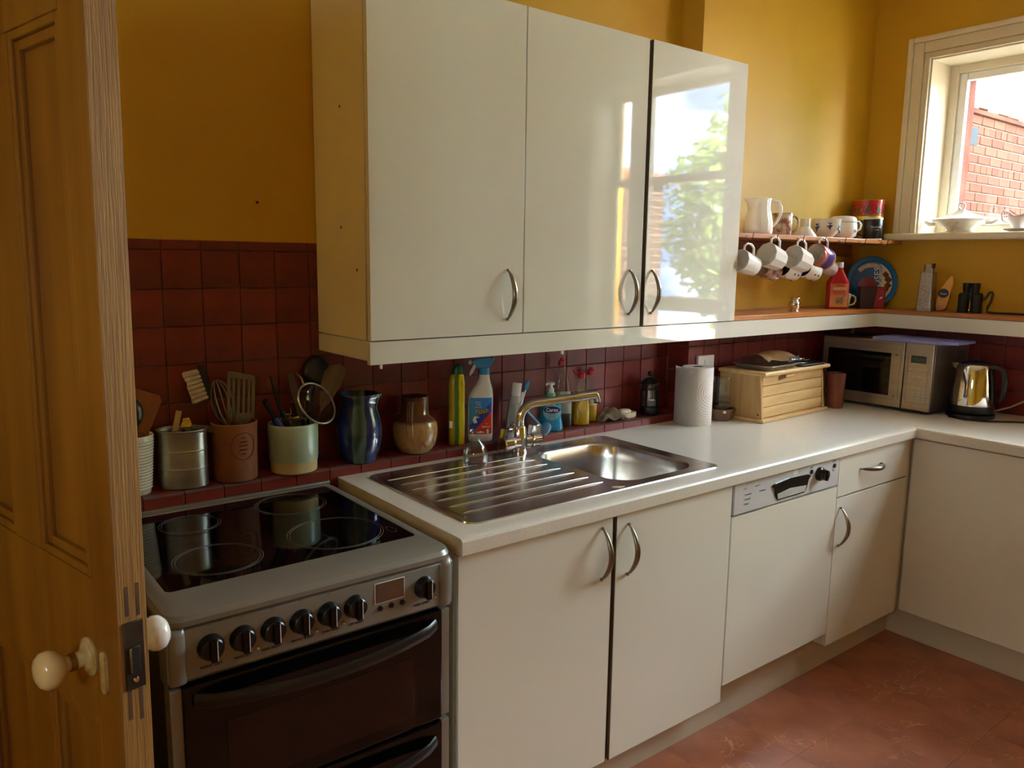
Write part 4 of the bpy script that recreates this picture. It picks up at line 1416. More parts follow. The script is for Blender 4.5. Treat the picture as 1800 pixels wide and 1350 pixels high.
text('lettering', 'Flash', .0225, GOLDINK, lab, at(.0025, -.0275, .1012) @ FACE_Y @ Matrix.Rotation(radians(8), 4, 'Z'), shear=.25)
text('lettering', 'SPRAY', .007, WINK, lab, at(-.008, -.0269, .131) @ FACE_Y)
text('lettering', 'WIPE', .007, WINK, lab, at(-.008, -.0269, .123) @ FACE_Y)
text('lettering', 'DONE!', .007, WINK, lab, at(-.008, -.0269, .115) @ FACE_Y)
text('lettering', 'BLEACH', .0072, WINK, lab, at(.018, -.0268, .050) @ FACE_Y, bold=.0003)
text('lettering', 'With', .005, WINK, lab, at(.020, -.0268, .060) @ FACE_Y)
OB('spark', prism([(-.022, .062), (-.010, .064), (-.016, .078), (-.001, .082), (-.020, .086), (-.026, .074)], -.0268, -.0264), WINK, lab)
OB('white_box', prism(rrect(.020, .027, .028, .042, .0008, 2), -.0268, -.0264), WINK, lab)
OB('white_bar', box(-.012, .012, -.0268, -.0264, .0305, .0335), WINK, lab)

# ---- tumbler with toothbrushes
tb = T('toothbrush_glass', 'clear ribbed tumbler holding a toothpaste tube and toothbrushes', 'glass', (.668, .672, LG))
OB('body', pot(.025, .030, .112, .002, mid=[(.026, .02), (.028, .07), (.0295, .10), (.0288, .104)], seg=28), GLAS, tb, 60)
t_, _ = tool('toothpaste_tube', 'white toothpaste tube standing in the tumbler by the tap', 'tube', None, (.672, .672, .925), (.697, .676, 1.09))
OB('tube', loft([(0, 0, 0, .020, .002, 2), (.05, 0, 0, .019, .010, 2), (.11, 0, 0, .017, .015, 2), (.120, 0, 0, .016, .015, 2)], 24), M('silver white tube', (196, 192, 184), .4, col2=(184, 180, 172), scale=6), t_)
OB('cap', lathe([(.0, .120), (.016, .120), (.0168, .162), (.0162, .164), (.0145, .162), (.014, .152), (0, .150)], 24), WPLAS, t_)
for i, (bx, tip, hl, m_, lab_) in enumerate((((.668, .664, .925), (.738, .668, 1.088), 0, PALEBLUE, 'toothbrush with bright blue head leaning out of the tumbler'), ((.660, .676, .925), (.716, .672, 1.050), 1, REDP, 'red and white toothbrush in the tumbler'))):
    t_, ln = tool('toothbrush', lab_, 'toothbrush', 'toothbrushes in the tumbler', bx, tip)
    OB('handle', tube([(0, 0, 0), (0, 0, ln * .6), (0, 0, ln)], [.0045, .0042, .003], 8), WPLAS if i == 0 else REDP, t_)
    OB('bristle_head', loft([(ln - .03, 0, -.003, .003, .003, 2), (ln - .022, 0, -.004, .0065, .006, 2.5), (ln - .004, 0, -.004, .0065, .006, 2.5), (ln + .004, 0, -.003, .003, .003, 2)], 12), SKYBLUE if i == 0 else WPLAS, t_)
# wire wool
ww = T('scourer', 'tangled dark metal scourer behind the tap', 'scourer', (.585, .600, WT + .012))
rs = random.Random(11)
bb = None
for k_ in range(26):
    c = Vector((rs.uniform(-.032, .032), rs.uniform(-.012, .010), rs.uniform(-.006, .016)))
    ax = rs.uniform(0, pi)
    r_ = rs.uniform(.006, .012)
    bb = tube([c + Vector((r_ * cos(a) * cos(ax), r_ * cos(a) * sin(ax) * .7, r_ * sin(a) * .8)) for a in [2 * pi * i / 10 for i in range(10)]], .0011, 4, closed=True, bm=bb)
OB('wire_coils', bb, M('dark wire wool', (92, 84, 74), .4, metal=.8, col2=(60, 54, 48), scale=20), ww)
w2 = T('scourer', 'bright wire scourer heaped against the tumbler', 'scourer', (.652, .634, LG + .012))
bb = None
for k_ in range(30):
    c = Vector((rs.uniform(-.020, .020), rs.uniform(-.008, .006), rs.uniform(-.008, .036)))
    ax = rs.uniform(0, pi)
    r_ = rs.uniform(.005, .010)
    bb = tube([c + Vector((r_ * cos(a) * cos(ax), r_ * cos(a) * sin(ax) * .6, r_ * sin(a))) for a in [2 * pi * i / 10 for i in range(10)]], .0010, 4, closed=True, bm=bb)
OB('wire_coils', bb, M('bright wire wool', (190, 186, 180), .25, metal=1, col2=(150, 146, 140), scale=20), w2)
# blue dish brush
t_, ln = tool('sponge_wand', 'pale blue washing-up brush lying behind the tap spout', 'brush', None, (.775, .628, LG + .012), (.718, .700, 1.02))
OB('handle', tube([(0, 0, .01), (0, .004, .05), (0, .004, ln)], [.010, .008, .004], 10, flat=.7), PALEBLUE, t_)
OB('head', xf(lathe([(0, .012), (.014, .010), (.021, .003), (.022, -.006), (.019, -.010), (0, -.010)], 22, sx=1.4), Matrix.Rotation(radians(58), 4, 'X')), PALEBLUE, t_)

# ---- Carex
cx_ = T('hand_wash_bottle', 'blue hand wash pump bottle with dark oval label', 'bottle', (.826, .648, LG), radians(-32))
BLUEL = M('turquoise soap bottle', (22, 150, 188), .12, col2=(16, 138, 178), scale=5, coat=.5)
CS = [(0, 0, 0, .038, .024, 2.6), (.004, 0, 0, .043, .028, 2.6), (.015, 0, 0, .0435, .028, 2.6), (.05, 0, 0, .037, .025, 2.6), (.085, 0, 0, .0355, .0245, 2.6), (.106, 0, 0, .037, .025, 2.6), (.116, 0, 0, .032, .022, 2.4), (.122, 0, 0, .018, .016, 2)]
OB('body', loft(CS, 36), BLUEL, cx_, 60)
OB('collar', lathe([(0, .122), (.015, .122), (.0155, .134), (0, .134)], 22), M('mint plastic', (120, 190, 140), .35, col2=(110, 180, 130), scale=5), cx_)
OB('pump', lathe([(0, .134), (.010, .134), (.0095, .150), (.005, .152), (.005, .162), (.0115, .163), (.012, .170), (0, .171)], 20), WPLAS, cx_)
OB('spout', tube([(0, 0, .166), (-.016, -.006, .166), (-.020, -.008, .162)], .004, 8), WPLAS, cx_)
lab = OB('label', xf(lathe([(0, 0), (.030, -.0003), (.031, -.001)], 36, sy=.9), at(0, -.0268, .070) @ Matrix.Rotation(radians(90), 4, 'X')), M('pale aqua label', (150, 208, 220), .4, col2=(142, 202, 216), scale=5), cx_)
OB('badge', prism([(.029 * cos(a), .078 + .0125 * sin(a)) for a in [2 * pi * i / 32 for i in range(32)]], -.0285, -.0272), M('navy badge print', (24, 40, 104), .4, col2=(20, 34, 94), scale=5), lab)
text('lettering', 'Carex', .0175, WINK, lab, at(0, -.0289, .0775) @ FACE_Y, bold=.0004)
for z_ in (.060, .054, .048):
    OB('small_print', box(-.014, .014, -.0283, -.0275, z_, z_ + .002), GREYINK, lab)

# ---- washing-up liquid bottles


def liquid(name, col):
    m = M(name, col, .12, trans=.2, ior=1.35, col2=tuple(int(c * .96) for c in col), scale=5)
    return m


def bottle(label, loc, rz, W, D, H, capm, fill, fillm, name='detergent_bottle', taper=.6, tagl=None):
    t = T(name, label, 'bottle', loc, rz, 'washing-up bottles by the sink')
    s = [(0, 0, 0, W * .92, D * .92, 2.4), (.004, 0, 0, W, D, 2.4), (H * .35, 0, 0, W * .97, D, 2.4), (H * .55, 0, 0, W * .86, D * .95, 2.3), (H * .78, 0, 0, W * taper, D * .75, 2.2), (H * .95, 0, 0, W * .30, D * .48, 2), (H, 0, 0, .011, .011, 2)]
    OB('body', loft(s, 32), CLR, t, 60)

    def lerp(z):
        for A, B in zip(s, s[1:]):
            if A[0] <= z <= B[0]:
                q = (z - A[0]) / (B[0] - A[0])
                return tuple(a + (b_ - a) * q for a, b_ in zip(A, B))
    zs = [.003, .006, fill * .5, fill]
    OB('liquid', loft([(z, 0, 0, lerp(z)[3] - .0018, lerp(z)[4] - .0018, 2.4) for z in zs], 32), fillm, t, 60)
    c = OB('cap', lathe([(0, H), (.0135, H), (.0135, H + .012), (.011, H + .018), (.007, H + .020), (.0065, H + .026), (0, H + .027)], 22), capm, t)
    return t


b1 = bottle('large clear washing-up bottle with red cap, tallest of the detergent bottles', (.905, .684, LG), radians(-30), .043, .026, .222, REDP, .085, liquid('dark dregs', (60, 62, 50)))
OB('label', loft([(z, 0, 0, w_, .026, 2.4) for z, w_ in ((.05, .0415), (.09, .0412), (.13, .036))], 16, a0=-45, a1=50, off=.0006), M('grey film label', (150, 148, 136), .4, col2=(170, 168, 156), scale=30), b1)
b2 = bottle('yellow washing-up liquid bottle with red flip cap, left of the small pair', (.982, .660, LG), radians(-30), .032, .021, .172, REDP, .125, liquid('lemon liquid', (236, 196, 20)), taper=.62)
OB('flip_lid', tube([(-.012, 0, .188), (-.026, 0, .194), (-.032, 0, .197)], [.006, .008, .007], 10, flat=.6), REDP, b2)
OB('label', prism([(.015 * cos(a), .072 + .021 * sin(a)) for a in [2 * pi * i / 28 for i in range(28)]], -.0222, -.0212), M('lemon label', (224, 206, 120), .4, col2=(214, 170, 60), scale=60), b2)
b3 = bottle('half-empty yellow washing-up liquid bottle with red cap, right of the pair', (1.052, .688, LG), radians(-30), .028, .019, .176, REDP, .062, liquid('lemon liquid', (236, 196, 20)), taper=.62)
OB('label', loft([(z, 0, 0, .0275, .019, 2.4) for z in (.065, .095)], 14, a0=-60, a1=60, off=.0006), M('white film label', (206, 196, 172), .4, col2=(196, 186, 160), scale=20), b3)

# ---- cloth and soap
CLO = M('beige dish cloth', (176, 158, 130), .9, col2=(150, 130, 104), scale=60, bump=.5, bscale=400)
cl = bmesh.new()
rs = random.Random(5)
nx, ny = 18, 12
vs = {}
for i in range(nx + 1):
    for j in range(ny + 1):
        u, v = i / nx, j / ny
        h = .006 + .026 * max(0, sin(pi * u)) ** .8 * max(0, sin(pi * (v * .9 + .05))) + .007 * sin(9 * u + 4 * v) * sin(pi * u) + .005 * sin(14 * v - 5 * u) * sin(pi * v)
        vs[i, j] = cl.verts.new(((u - .5) * .125 * (1 - .2 * v), (v - .5) * .070 + .010 * sin(4 * u), max(.0025, h * 1.35)))
for i in range(nx):
    for j in range(ny):
        cl.faces.new((vs[i, j], vs[i + 1, j], vs[i + 1, j + 1], vs[i, j + 1]))
bmesh.ops.solidify(cl, geom=cl.faces[:], thickness=.003)
clo = OB('dish_cloth', cl, CLO, None, 80, (1.120, .652, LG))
tag(clo, 'crumpled beige dish cloth on the tiled ledge beside the soap', 'cloth')
sd = T('soap_dish', 'low cream soap dish on the tiled ledge', 'soap dish', (1.215, .668, LG), radians(8))
OB('dish', loft([(0, 0, 0, .040, .030, 4), (.004, 0, 0, .044, .034, 4), (.020, 0, 0, .045, .035, 4), (.022, 0, 0, .043, .033, 4), (.012, 0, 0, .039, .029, 4)], 32), M('cream plastic dish', (216, 206, 178), .4, col2=(206, 196, 166), scale=6), sd)
sp2 = OB('soap_bar', loft([(0, 0, 0, .018, .012, 2), (.003, 0, 0, .030, .020, 2.2), (.010, 0, 0, .034, .023, 2.2), (.017, 0, 0, .029, .019, 2.2), (.020, 0, 0, .016, .010, 2)], 28), M('cream soap', (230, 220, 196), .45, col2=(222, 210, 184), scale=6), None, 70, (1.212, .668, LG + .0125))
tag(sp2, 'oval cream bar of soap on the soap dish', 'soap')

# ---- cafetiere
cf = T('cafetiere', 'small black cafetiere with domed lid at the end of the tiled ledge', 'cafetiere', (1.350, .665, LG))
OB('base', lathe([(0, 0), (.036, 0), (.038, .003), (.037, .028), (.033, .032), (0, .032)], 32), BLACKP, cf)
OB('beaker', lathe([(.031, .030), (.032, .034), (.032, .118), (.0305, .118), (.0305, .036), (0, .036)], 32), CLR, cf)
for q in range(4):
    a = radians(20 + 90 * q)
    OB('frame_strut', tube([(.0345 * cos(a), .0345 * sin(a), .02), (.0345 * cos(a), .0345 * sin(a), .105)], .005, 6, flat=.4), BLACKP, cf)
OB('collar', lathe([(.0325, .096), (.0355, .096), (.0355, .110), (.0325, .110)], 32, closed=True), BLACKP, cf)
OB('lid', lathe([(0, .118), (.036, .118), (.037, .123), (.034, .128), (.020, .140), (.006, .146), (0, .146)], 32), BLACKP, cf)
OB('plunger_rod', lathe([(0, .06), (.002, .06), (.002, .16), (0, .16)], 10), CHROME, cf)
OB('plunger_knob', xf(lathe([(0, -.0115), (.006, -.0098), (.0108, -.004), (.0115, .002), (.009, .008), (.004, .011), (0, .0115)], 20), at(0, 0, .159)), BLACKP, cf)
OB('plunger_disc', lathe([(0, .056), (.030, .056), (.030, .062), (0, .062)], 28), CHROME, cf)
OB('handle', tube([(.034, .012, .104), (.052, .020, .098), (.056, .022, .06), (.050, .020, .03), (.034, .012, .022)], .006, 8, flat=.6), BLACKP, cf)

# ---- glass bottle on the drainer
gb = T('glass_bottle', 'small clear round-shouldered glass bottle standing on the drainer', 'bottle', (.405, .508, WT + .0058))
OB('body', lathe([(0, 0), (.034, 0), (.037, .003), (.0385, .020), (.036, .038), (.028, .056), (.016, .068), (.0125, .078), (.0125, .090), (.018, .096), (.0185, .100), (.016, .101), (.0105, .090), (.0105, .078), (.014, .067), (.026, .054), (.034, .037), (.0365, .020), (.034, .006), (0, .005)], 36), GLAS, gb, 60)

# ================================================================== RIGHT COUNTER
# kitchen roll
kr = T('kitchen_roll', 'white embossed kitchen paper roll standing on the worktop', 'kitchen roll', (1.463, .525, WT), radians(-20))
PAPER = M('white embossed paper', (236, 234, 230), .85, col2=(232, 230, 225), scale=8)
N_, L_, b_ = nodes(PAPER)
tc = N_.new('ShaderNodeTexCoord')
wv = N_.new('ShaderNodeTexWave')
wv.wave_type = 'RINGS'
wv.rings_direction = 'SPHERICAL'
mp = N_.new('ShaderNodeMapping')
mp.inputs['Location'].default_value = (-.03, .06, -.13)
wv.inputs['Scale'].default_value = 32
wv.inputs['Distortion'].default_value = 1.5
bp = N_.new('ShaderNodeBump')
bp.inputs['Strength'].default_value = .35
bp.inputs['Distance'].default_value = .002
L_.new(tc.outputs['Object'], mp.inputs['Vector'])
L_.new(mp.outputs['Vector'], wv.inputs['Vector'])
L_.new(wv.outputs['Fac'], bp.inputs['Height'])
L_.new(bp.outputs['Normal'], b_.inputs['Normal'])
OB('roll', lathe([(.020, .0), (.058, 0), (.0595, .002), (.0595, .222), (.058, .224), (.020, .224)], 48, closed=True), PAPER, kr, 40)
OB('core', lathe([(.0198, .001), (.0198, .2235), (.0185, .2235), (.0185, .001)], 28, closed=True), M('brown card core', (142, 104, 74), .9, col2=(128, 92, 64), scale=10), kr)
b = bmesh.new()
pth = []
for i in range(13):
    a = radians(-120 - i * 8)
    r_ = .0603 + .0009 * i + (.0012 * max(0, i - 7) ** 1.5)
    pth.append((r_ * cos(a), r_ * sin(a)))
lo_ = [b.verts.new((p[0], p[1], .002)) for p in pth]
hi_ = [b.verts.new((p[0], p[1], .224)) for p in pth]
for i in range(12):
    b.faces.new((lo_[i], lo_[i + 1], hi_[i + 1], hi_[i]))
bmesh.ops.solidify(b, geom=b.faces[:], thickness=.0008)
OB('loose_sheet', b, PAPER, kr, 60)

# brown bowl and stacked glass jars
bo = T('brown_bowl', 'brown stoneware bowl standing against the bread bin', 'bowl', (1.612, .520, WT))
OB('body', pot(.040, .052, .048, .004, mid=[(.044, .012), (.047, .028), (.050, .04)], seg=40), M('brown stoneware', (120, 88, 66), .35, col2=(100, 70, 52), scale=10, coat=.3), bo)
OB('glaze_drip', lathe([(0, 0), (.006, .001), (.007, .005), (.004, .010), (0, .012)], 12), OFFW, bo, loc=(-.030, -.040, .033))
for i in range(2):
    sj = T('stacked_glass', ('lower' if i == 0 else 'upper') + ' of two clear ridged glasses stacked in the brown bowl', 'glass', (1.612, .520, WT + .0065 + i * .066), 0, 'stacked glasses in the brown bowl')
    OB('body', pot(.032, .0345, .064 if i == 0 else .098, .002, mid=[(.0335, .012), (.0345, .016), (.0335, .020), (.0335, .040), (.0348, .044), (.0338, .048)], seg=32), GLAS, sj, 60)

# bread bin
bbx = T('bread_bin', 'pale wooden bread bin with slatted roll front', 'bread bin', (1.685, .380, WT), radians(3))
BW, BD, BH = .485, .205, .200
OB('base', box(-.012, BW + .012, -.014, BD, 0, .014, .004), BEECH, bbx)
OB('top', box(-.012, BW + .012, -.012, BD, BH - .016, BH, .006, 3), BEECH, bbx)
for x0 in (0, BW - .014):
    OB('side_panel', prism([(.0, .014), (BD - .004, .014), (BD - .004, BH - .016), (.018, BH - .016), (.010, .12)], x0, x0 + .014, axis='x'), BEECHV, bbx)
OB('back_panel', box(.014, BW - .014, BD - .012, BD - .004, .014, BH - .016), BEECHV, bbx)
for i in range(4):
    z0_ = .016 + i * .0422
    y_ = .004 + .0105 * (z0_ + .02) / .18
    o_ = OB('slat', box(.0155, BW - .0155, 0, .010, .0008, .0414, .0016, 1), BEECH, bbx, loc=(0, y_ + random.uniform(0, .001), z0_))
    if i == 3:
        OB('finger_hole', prism([(.125, .014), (.185, .020), (.182, .034), (.136, .034), (.125, .028)], -.0008, .004), M('dark beech hole', (132, 92, 50), .7, col2=(112, 76, 40), scale=10), o_)
        OB('pull', box(.172, .238, -.010, 0, .022, .035, .004), BEECH, o_)
OB('screw_cap', xf(lathe([(0, 0), (.004, 0), (.003, .001), (0, .001)], 10), at(-.0002, .018, .030) @ Matrix.Rotation(radians(-90), 4, 'Y')), INK, bbx)
BT = WT + BH
GREYT = M('worn grey enamel tin', (178, 175, 164), .35, metal=.3, col2=(142, 138, 126), scale=12)
rt = T('roasting_tin', 'worn grey roasting tin on top of the bread bin', 'tin', (1.830, .475, BT + .001), radians(4))
b = bmesh.new()
rings = [[b.verts.new((p[0], p[1], z)) for p in rrect(-w_, w_, -d_, d_, r_, 5)] for w_, d_, r_, z in ((.10, .070, .02, 0), (.105, .075, .024, .003), (.118, .088, .03, .016), (.124, .094, .033, .017), (.1235, .0935, .033, .019), (.116, .086, .03, .017), (.103, .073, .022, .005))]
for A, B in zip(rings, rings[1:]):
    for i in range(len(A)):
        j = (i + 1) % len(A)
        b.faces.new((A[i], A[j], B[j], B[i]))
b.faces.new(rings[0])
b.faces.new(rings[-1])
OB('pan', b, GREYT, rt, 40)
bt_ = T('baking_tray', 'dark blue-black baking tray under the tongs on the bread bin', 'tray', (2.050, .478, BT + .001), radians(2))
OB('tray', box(-.085, .085, -.085, .085, 0, .004, .002), M('blue black tray', (34, 38, 50), .3, metal=.4, col2=(28, 30, 42), scale=8), bt_)
OB('rim', tube([(p[0], p[1], .006) for p in rrect(-.085, .085, -.085, .085, .012, 4)], .003, 6, closed=True), M('worn tray rim', (120, 116, 108), .35, metal=.7, col2=(96, 92, 84), scale=14), bt_)
tg = T('kitchen_tongs', 'thin chrome tongs lying on the dark baking tray', 'tongs', (2.05, .50, BT + .013), radians(-12))
for s in (-1, 1):
    OB('arm', tube([(-.075, s * .003, 0), (0, s * .010, .003), (.07, s * .020, .0), (.088, s * .014, .002)], .0028, 8), CHROME, tg)
OB('spring', xf(lathe([(0, -.004), (.006, -.003), (.006, .003), (0, .004)], 12), at(-.078, 0, 0)), CHROME, tg)
KRAFT = M('kraft paper', (196, 156, 100), .85, col2=(176, 134, 80), scale=14, bump=.3, bscale=60)
pbm = bmesh.new()
vs = {}
for i in range(15):
    for j in range(9):
        u, v = i / 14, j / 8
        vs[i, j] = pbm.verts.new(((u - .5) * .27, (v - .5) * .13 + .012 * sin(7 * u), .032 + .030 * sin(pi * v) * (1 - .5 * abs(u - .45)) + .005 * sin(11 * u + 3 * v) - .012 * max(0, u - .8) * 4 * (1 - v)))
for i in range(14):
    for j in range(8):
        pbm.faces.new((vs[i, j], vs[i + 1, j], vs[i + 1, j + 1], vs[i, j + 1]))
bmesh.ops.solidify(pbm, geom=pbm.faces[:], thickness=.002)
pg = T('paper_bag', 'crumpled brown paper bag with black lettering on the roasting tin', 'bag', (1.885, .485, BT + .001), radians(4))
OB('bag', pbm, KRAFT, pg, 50)
lt = text('lettering', 'Love', .05, INK, pg, at(.035, -.074, .038) @ Matrix.Rotation(radians(62), 4, 'X'), ext=.0005, shear=.3)

# wooden beaker
wb = T('wooden_beaker', 'reddish turned wooden beaker between bread bin and microwave', 'beaker', (2.262, .410, WT))
OB('body', pot(.034, .0395, .152, .004, mid=[(.0345, .03), (.0365, .08), (.0385, .13)], seg=36), DARKW, wb)

# microwave
ang = radians(-1)
mw = T('microwave', 'stainless steel microwave oven in the corner of the worktop', 'microwave', (2.405, .070, WT), ang)
# local: x = depth into the corner, y = along the front towards the window end is -y (front faces -x), front right corner at origin
MWW, MWD, MZ0, MZ1 = .500, .315, .014, .298
MSTEEL = M('satin microwave steel', (176, 164, 146), .30, metal=.75, col2=(166, 154, 137), scale=4, stretch=(1, 1, 12), rvar=.04)
OB('body', box(.012, MWD, 0, MWW, MZ0, MZ1, .003), M('grey steel case', (120, 108, 98), .32, metal=.6, col2=(108, 97, 88), scale=5), mw)
md = OB('door', box(-.004, .012, .122, MWW, MZ0, MZ1, .004), MSTEEL, mw)
OB('window', box(-.0052, -.003, .178, MWW - .028, .062, .246, .001), BLACKG, md)
OB('window_border', frame_bm(.136, MWW - .016, .045, .262, .0012, -.0048, -.003), GREYINK, md)
for z_ in (.062, .240):
    OB('screw', xf(lathe([(0, .0015), (.004, .001), (.005, 0)], 14), at(-.004, .155, z_) @ Matrix.Rotation(radians(-90), 4, 'Y')), SATIN, md)
cpn2 = OB('control_panel', box(-.004, .012, .001, .1195, MZ0, MZ1, .004), MSTEEL, mw)
OB('keypad_border', frame_bm(.018, .104, .046, .258, .001, -.0048, -.003), GREYINK, cpn2)
ld = OB('display', box(-.0056, -.003, .028, .092, .215, .246, .001), M('green lcd', (16, 44, 42), .12, col2=(18, 52, 48), scale=20, coat=.4), cpn2)
FACE_X = Matrix(((0, 0, -1, 0), (-1, 0, 0, 0), (0, 1, 0, 0), (0, 0, 0, 1)))
text('clock_digits', '11:24', .018, M('dim green digits', (60, 120, 108), .4, col2=(54, 110, 98), scale=8), ld, at(-.0058, .060, .230) @ FACE_X)
bt0 = None
for zi, (z_, cols) in enumerate(((.190, (.03, .09)), (.172, (.03, .09)), (.160, (.03, .05, .075, .092)), (.142, (.03, .09)), (.112, (.028, .048, .072, .092)), (.092, (.028, .048, .072, .092)), (.080, (.028, .048, .072, .092)), (.068, (.028, .048, .072, .092)), (.056, (.028, .048, .072, .092)))):
    for y_ in cols:
        if bt0 is None:
            bt0 = OB('button', box(-.0022, 0, -.006, .006, -.003, .003, .0012, 1), M('pale grey key', (196, 188, 174), .4, col2=(188, 180, 166), scale=8), cpn2, loc=(-.0035, y_, z_))
        else:
            cp(bt0, cpn2, (-.0035, y_, z_))
v0 = None
for i in range(9):
    for j in range(4):
        lc = (.215 + j * .017, -.0004, .17 + i * .011)
        if v0 is None:
            v0 = OB('vent_slot', box(-.0055, .0055, -.0004, .001, -.002, .002), INK, mw, loc=lc)
        else:
            cp(v0, mw, lc)
for x_, y_ in ((.04, .04), (.04, MWW - .04), (MWD - .04, .04), (MWD - .04, MWW - .04)):
    OB('foot', lathe([(0, 0), (.014, 0), (.013, .015), (0, .015)], 14), BLACKP, mw, loc=(x_, y_, 0))
pf = T('lilac_folder', 'flat lilac plastic folder lying on the microwave', 'folder', (2.400, .045, WT + MZ1 + .0005), ang)
OB('folder', prism([(-.006, .010), (.05, -.046), (.22, -.040), (.21, .31), (-.004, .29)], 0, .013, .002, axis='z'), M('lilac plastic', (132, 138, 204), .3, col2=(124, 130, 196), scale=5), pf)
OB('spine_groove', box(-.0068, -.004, .014, .285, .0055, .0072), M('pale lilac edge', (170, 176, 226), .4, col2=(164, 170, 220), scale=5), pf)

# kettle
kt = T('kettle', 'polished steel jug kettle with black handle beside the microwave', 'kettle', (2.550, -.032, WT), radians(-90))
OB('power_base', lathe([(0, 0), (.080, 0), (.083, .004), (.082, .014), (.070, .020), (0, .020)], 40), BLACKP, kt)
OB('foot_band', lathe([(0, .021), (.0745, .021), (.0765, .026), (.0755, .050), (0, .050)], 40), BLACKP, kt)
OB('body', lathe([(0, .050), (.0750, .050), (.0752, .054), (.073, .10), (.0685, .15), (.062, .192), (.0575, .208), (.054, .212), (0, .212)], 48), CHROME, kt, 60)
OB('lid', lathe([(0, .212), (.052, .212), (.051, .217), (.040, .222), (.018, .225), (0, .226)], 36), BLACKP, kt)
OB('lid_knob', box(-.022, .022, -.010, .010, .224, .234, .004), BLACKP, kt)
OB('spout', prism([(-.050, .168), (-.074, .206), (-.080, .212), (-.054, .212)], -.016, .016, .003), CHROME, kt)
OB('handle', tube([(.052, 0, .206), (.078, 0, .208), (.098, 0, .196), (.106, 0, .165), (.106, 0, .12), (.101, 0, .085), (.094, 0, .075)], [.012, .014, .0145, .014, .013, .011, .008], 12, flat=.8), BLACKP, kt, 60)
OB('water_gauge', loft([(.062, .0735, 0, .006, .010, 2), (.075, .0735, 0, .007, .013, 2), (.12, .0705, 0, .007, .014, 2), (.17, .0645, 0, .008, .014, 2), (.20, .058, 0, .006, .010, 2)], 16), BLACKP, kt, 60)
kt.scale = (1.10, 1.10, 1.04)
pc = tube([(2.45, .012, WT + .004), (2.43, -.06, WT + .004), (2.46, -.12, WT + .004), (2.55, -.20, WT + .004), (2.63, -.32, WT + .004), (2.68, -.46, WT + .004)], .0034, 8)
tag(OB('power_cable', pc, BLACKP), 'black kettle flex lying along the worktop edge', 'cable')
pc = tube([(2.66, .04, WT + .004), (2.68, -.01, WT + .004), (2.70, -.06, WT + .008), (2.715, -.12, WT + .035), (2.722, -.18, WT + .075), (2.725, -.26, WT + .12), (2.735, -.36, WT + .16), (2.74, -.42, WT + .17)], .004, 8)
tag(OB('power_cable', pc, M('cream flex', (206, 186, 152), .5, col2=(196, 176, 142), scale=6)), 'cream flex rising behind the kettle to the wall', 'cable')

# ================================================================== MUG SHELF
jg = T('white_jug', 'tall white china jug at the left end of the mug shelf', 'jug', (1.765, .505, UZ), radians(-36))
prf = [(0, 0), (.050, 0), (.054, .003), (.0565, .020), (.0555, .045), (.049, .078), (.0435, .100), (.043, .120), (.0455, .138), (.0445, .139), (.040, .12), (.0405, .10), (.046, .078), (.052, .045), (.05, .008), (0, .008)]
b = lathe(prf, 44)
for v in b.verts:
    a = abs(abs(atan2(v.co.y, v.co.x)) - pi)
    if v.co.z > .105 and a < .55:
        q = (1 - a / .55) * (v.co.z - .105) / .034
        v.co.x -= .020 * q
        v.co.z += .001 * q
OB('body', b, WHITEC, jg, 60)
OB('handle', tube([(.040, 0, .122), (.056, 0, .132), (.074, 0, .128), (.086, 0, .108), (.086, 0, .082), (.076, 0, .056), (.062, 0, .038), (.050, 0, .028)], [.0075, .008, .008, .008, .0075, .007, .0065, .006], 12, flat=.7), WHITEC, jg, 60)

SWAN = M('brown swan print', (200, 184, 156), .25, col2=(140, 92, 66), scale=34, contrast=(.45, .6), coat=.3)


def mug(name, label, loc, r, h, mat, rz=0, taper=.96, hmat=None, group='mugs on the shelf', cat='mug', seg=36, inner=None):
    t = T(name, label, cat, loc, rz, group)
    OB('body', pot(r * taper, r, h, .003, mid=[(r * (taper + (1 - taper) * .5), h * .5)], seg=seg), mat, t, 40 if seg > 12 else 20)
    if inner:
        OB('lining', lathe([(r - .0034, h - .001), (r * taper - .004, .008), (0, .0075)], seg), inner, t)
    OB('handle', tube([(r * .93, 0, h * .84), (r + .014, 0, h * .88), (r + .028, 0, h * .74), (r + .030, 0, h * .5), (r + .022, 0, h * .28), (r * .93, 0, h * .18)], .0048, 10, flat=.8), hmat or mat, t, 60)
    return t


m_ = mug('pattern_mug', 'brown patterned mug behind the white jug', (1.945, .520, UZ), .042, .092, SWAN, radians(-30))
t_ = T('glass_jar', 'small clear glass jar standing behind the brown patterned mug', 'jar', (2.012, .572, UZ), 0)
OB('body', pot(.030, .031, .085, .002, seg=28), GLAS, t_, 60)
OB('lid', lathe([(0, .085), (.033, .085), (.033, .097), (.010, .099), (.009, .106), (0, .107)], 28), GLAS, t_, 60)
fv = T('china_funnel', 'white china pouring funnel standing between mug and tulip bowl', 'funnel', (2.085, .500, UZ))
OB('body', lathe([(.048, 0), (.046, .008), (.030, .030), (.0195, .042), (.0195, .076), (.017, .076), (.017, .042), (.027, .030), (.043, .008), (.045, 0)], 36, closed=True), WHITEC, fv)

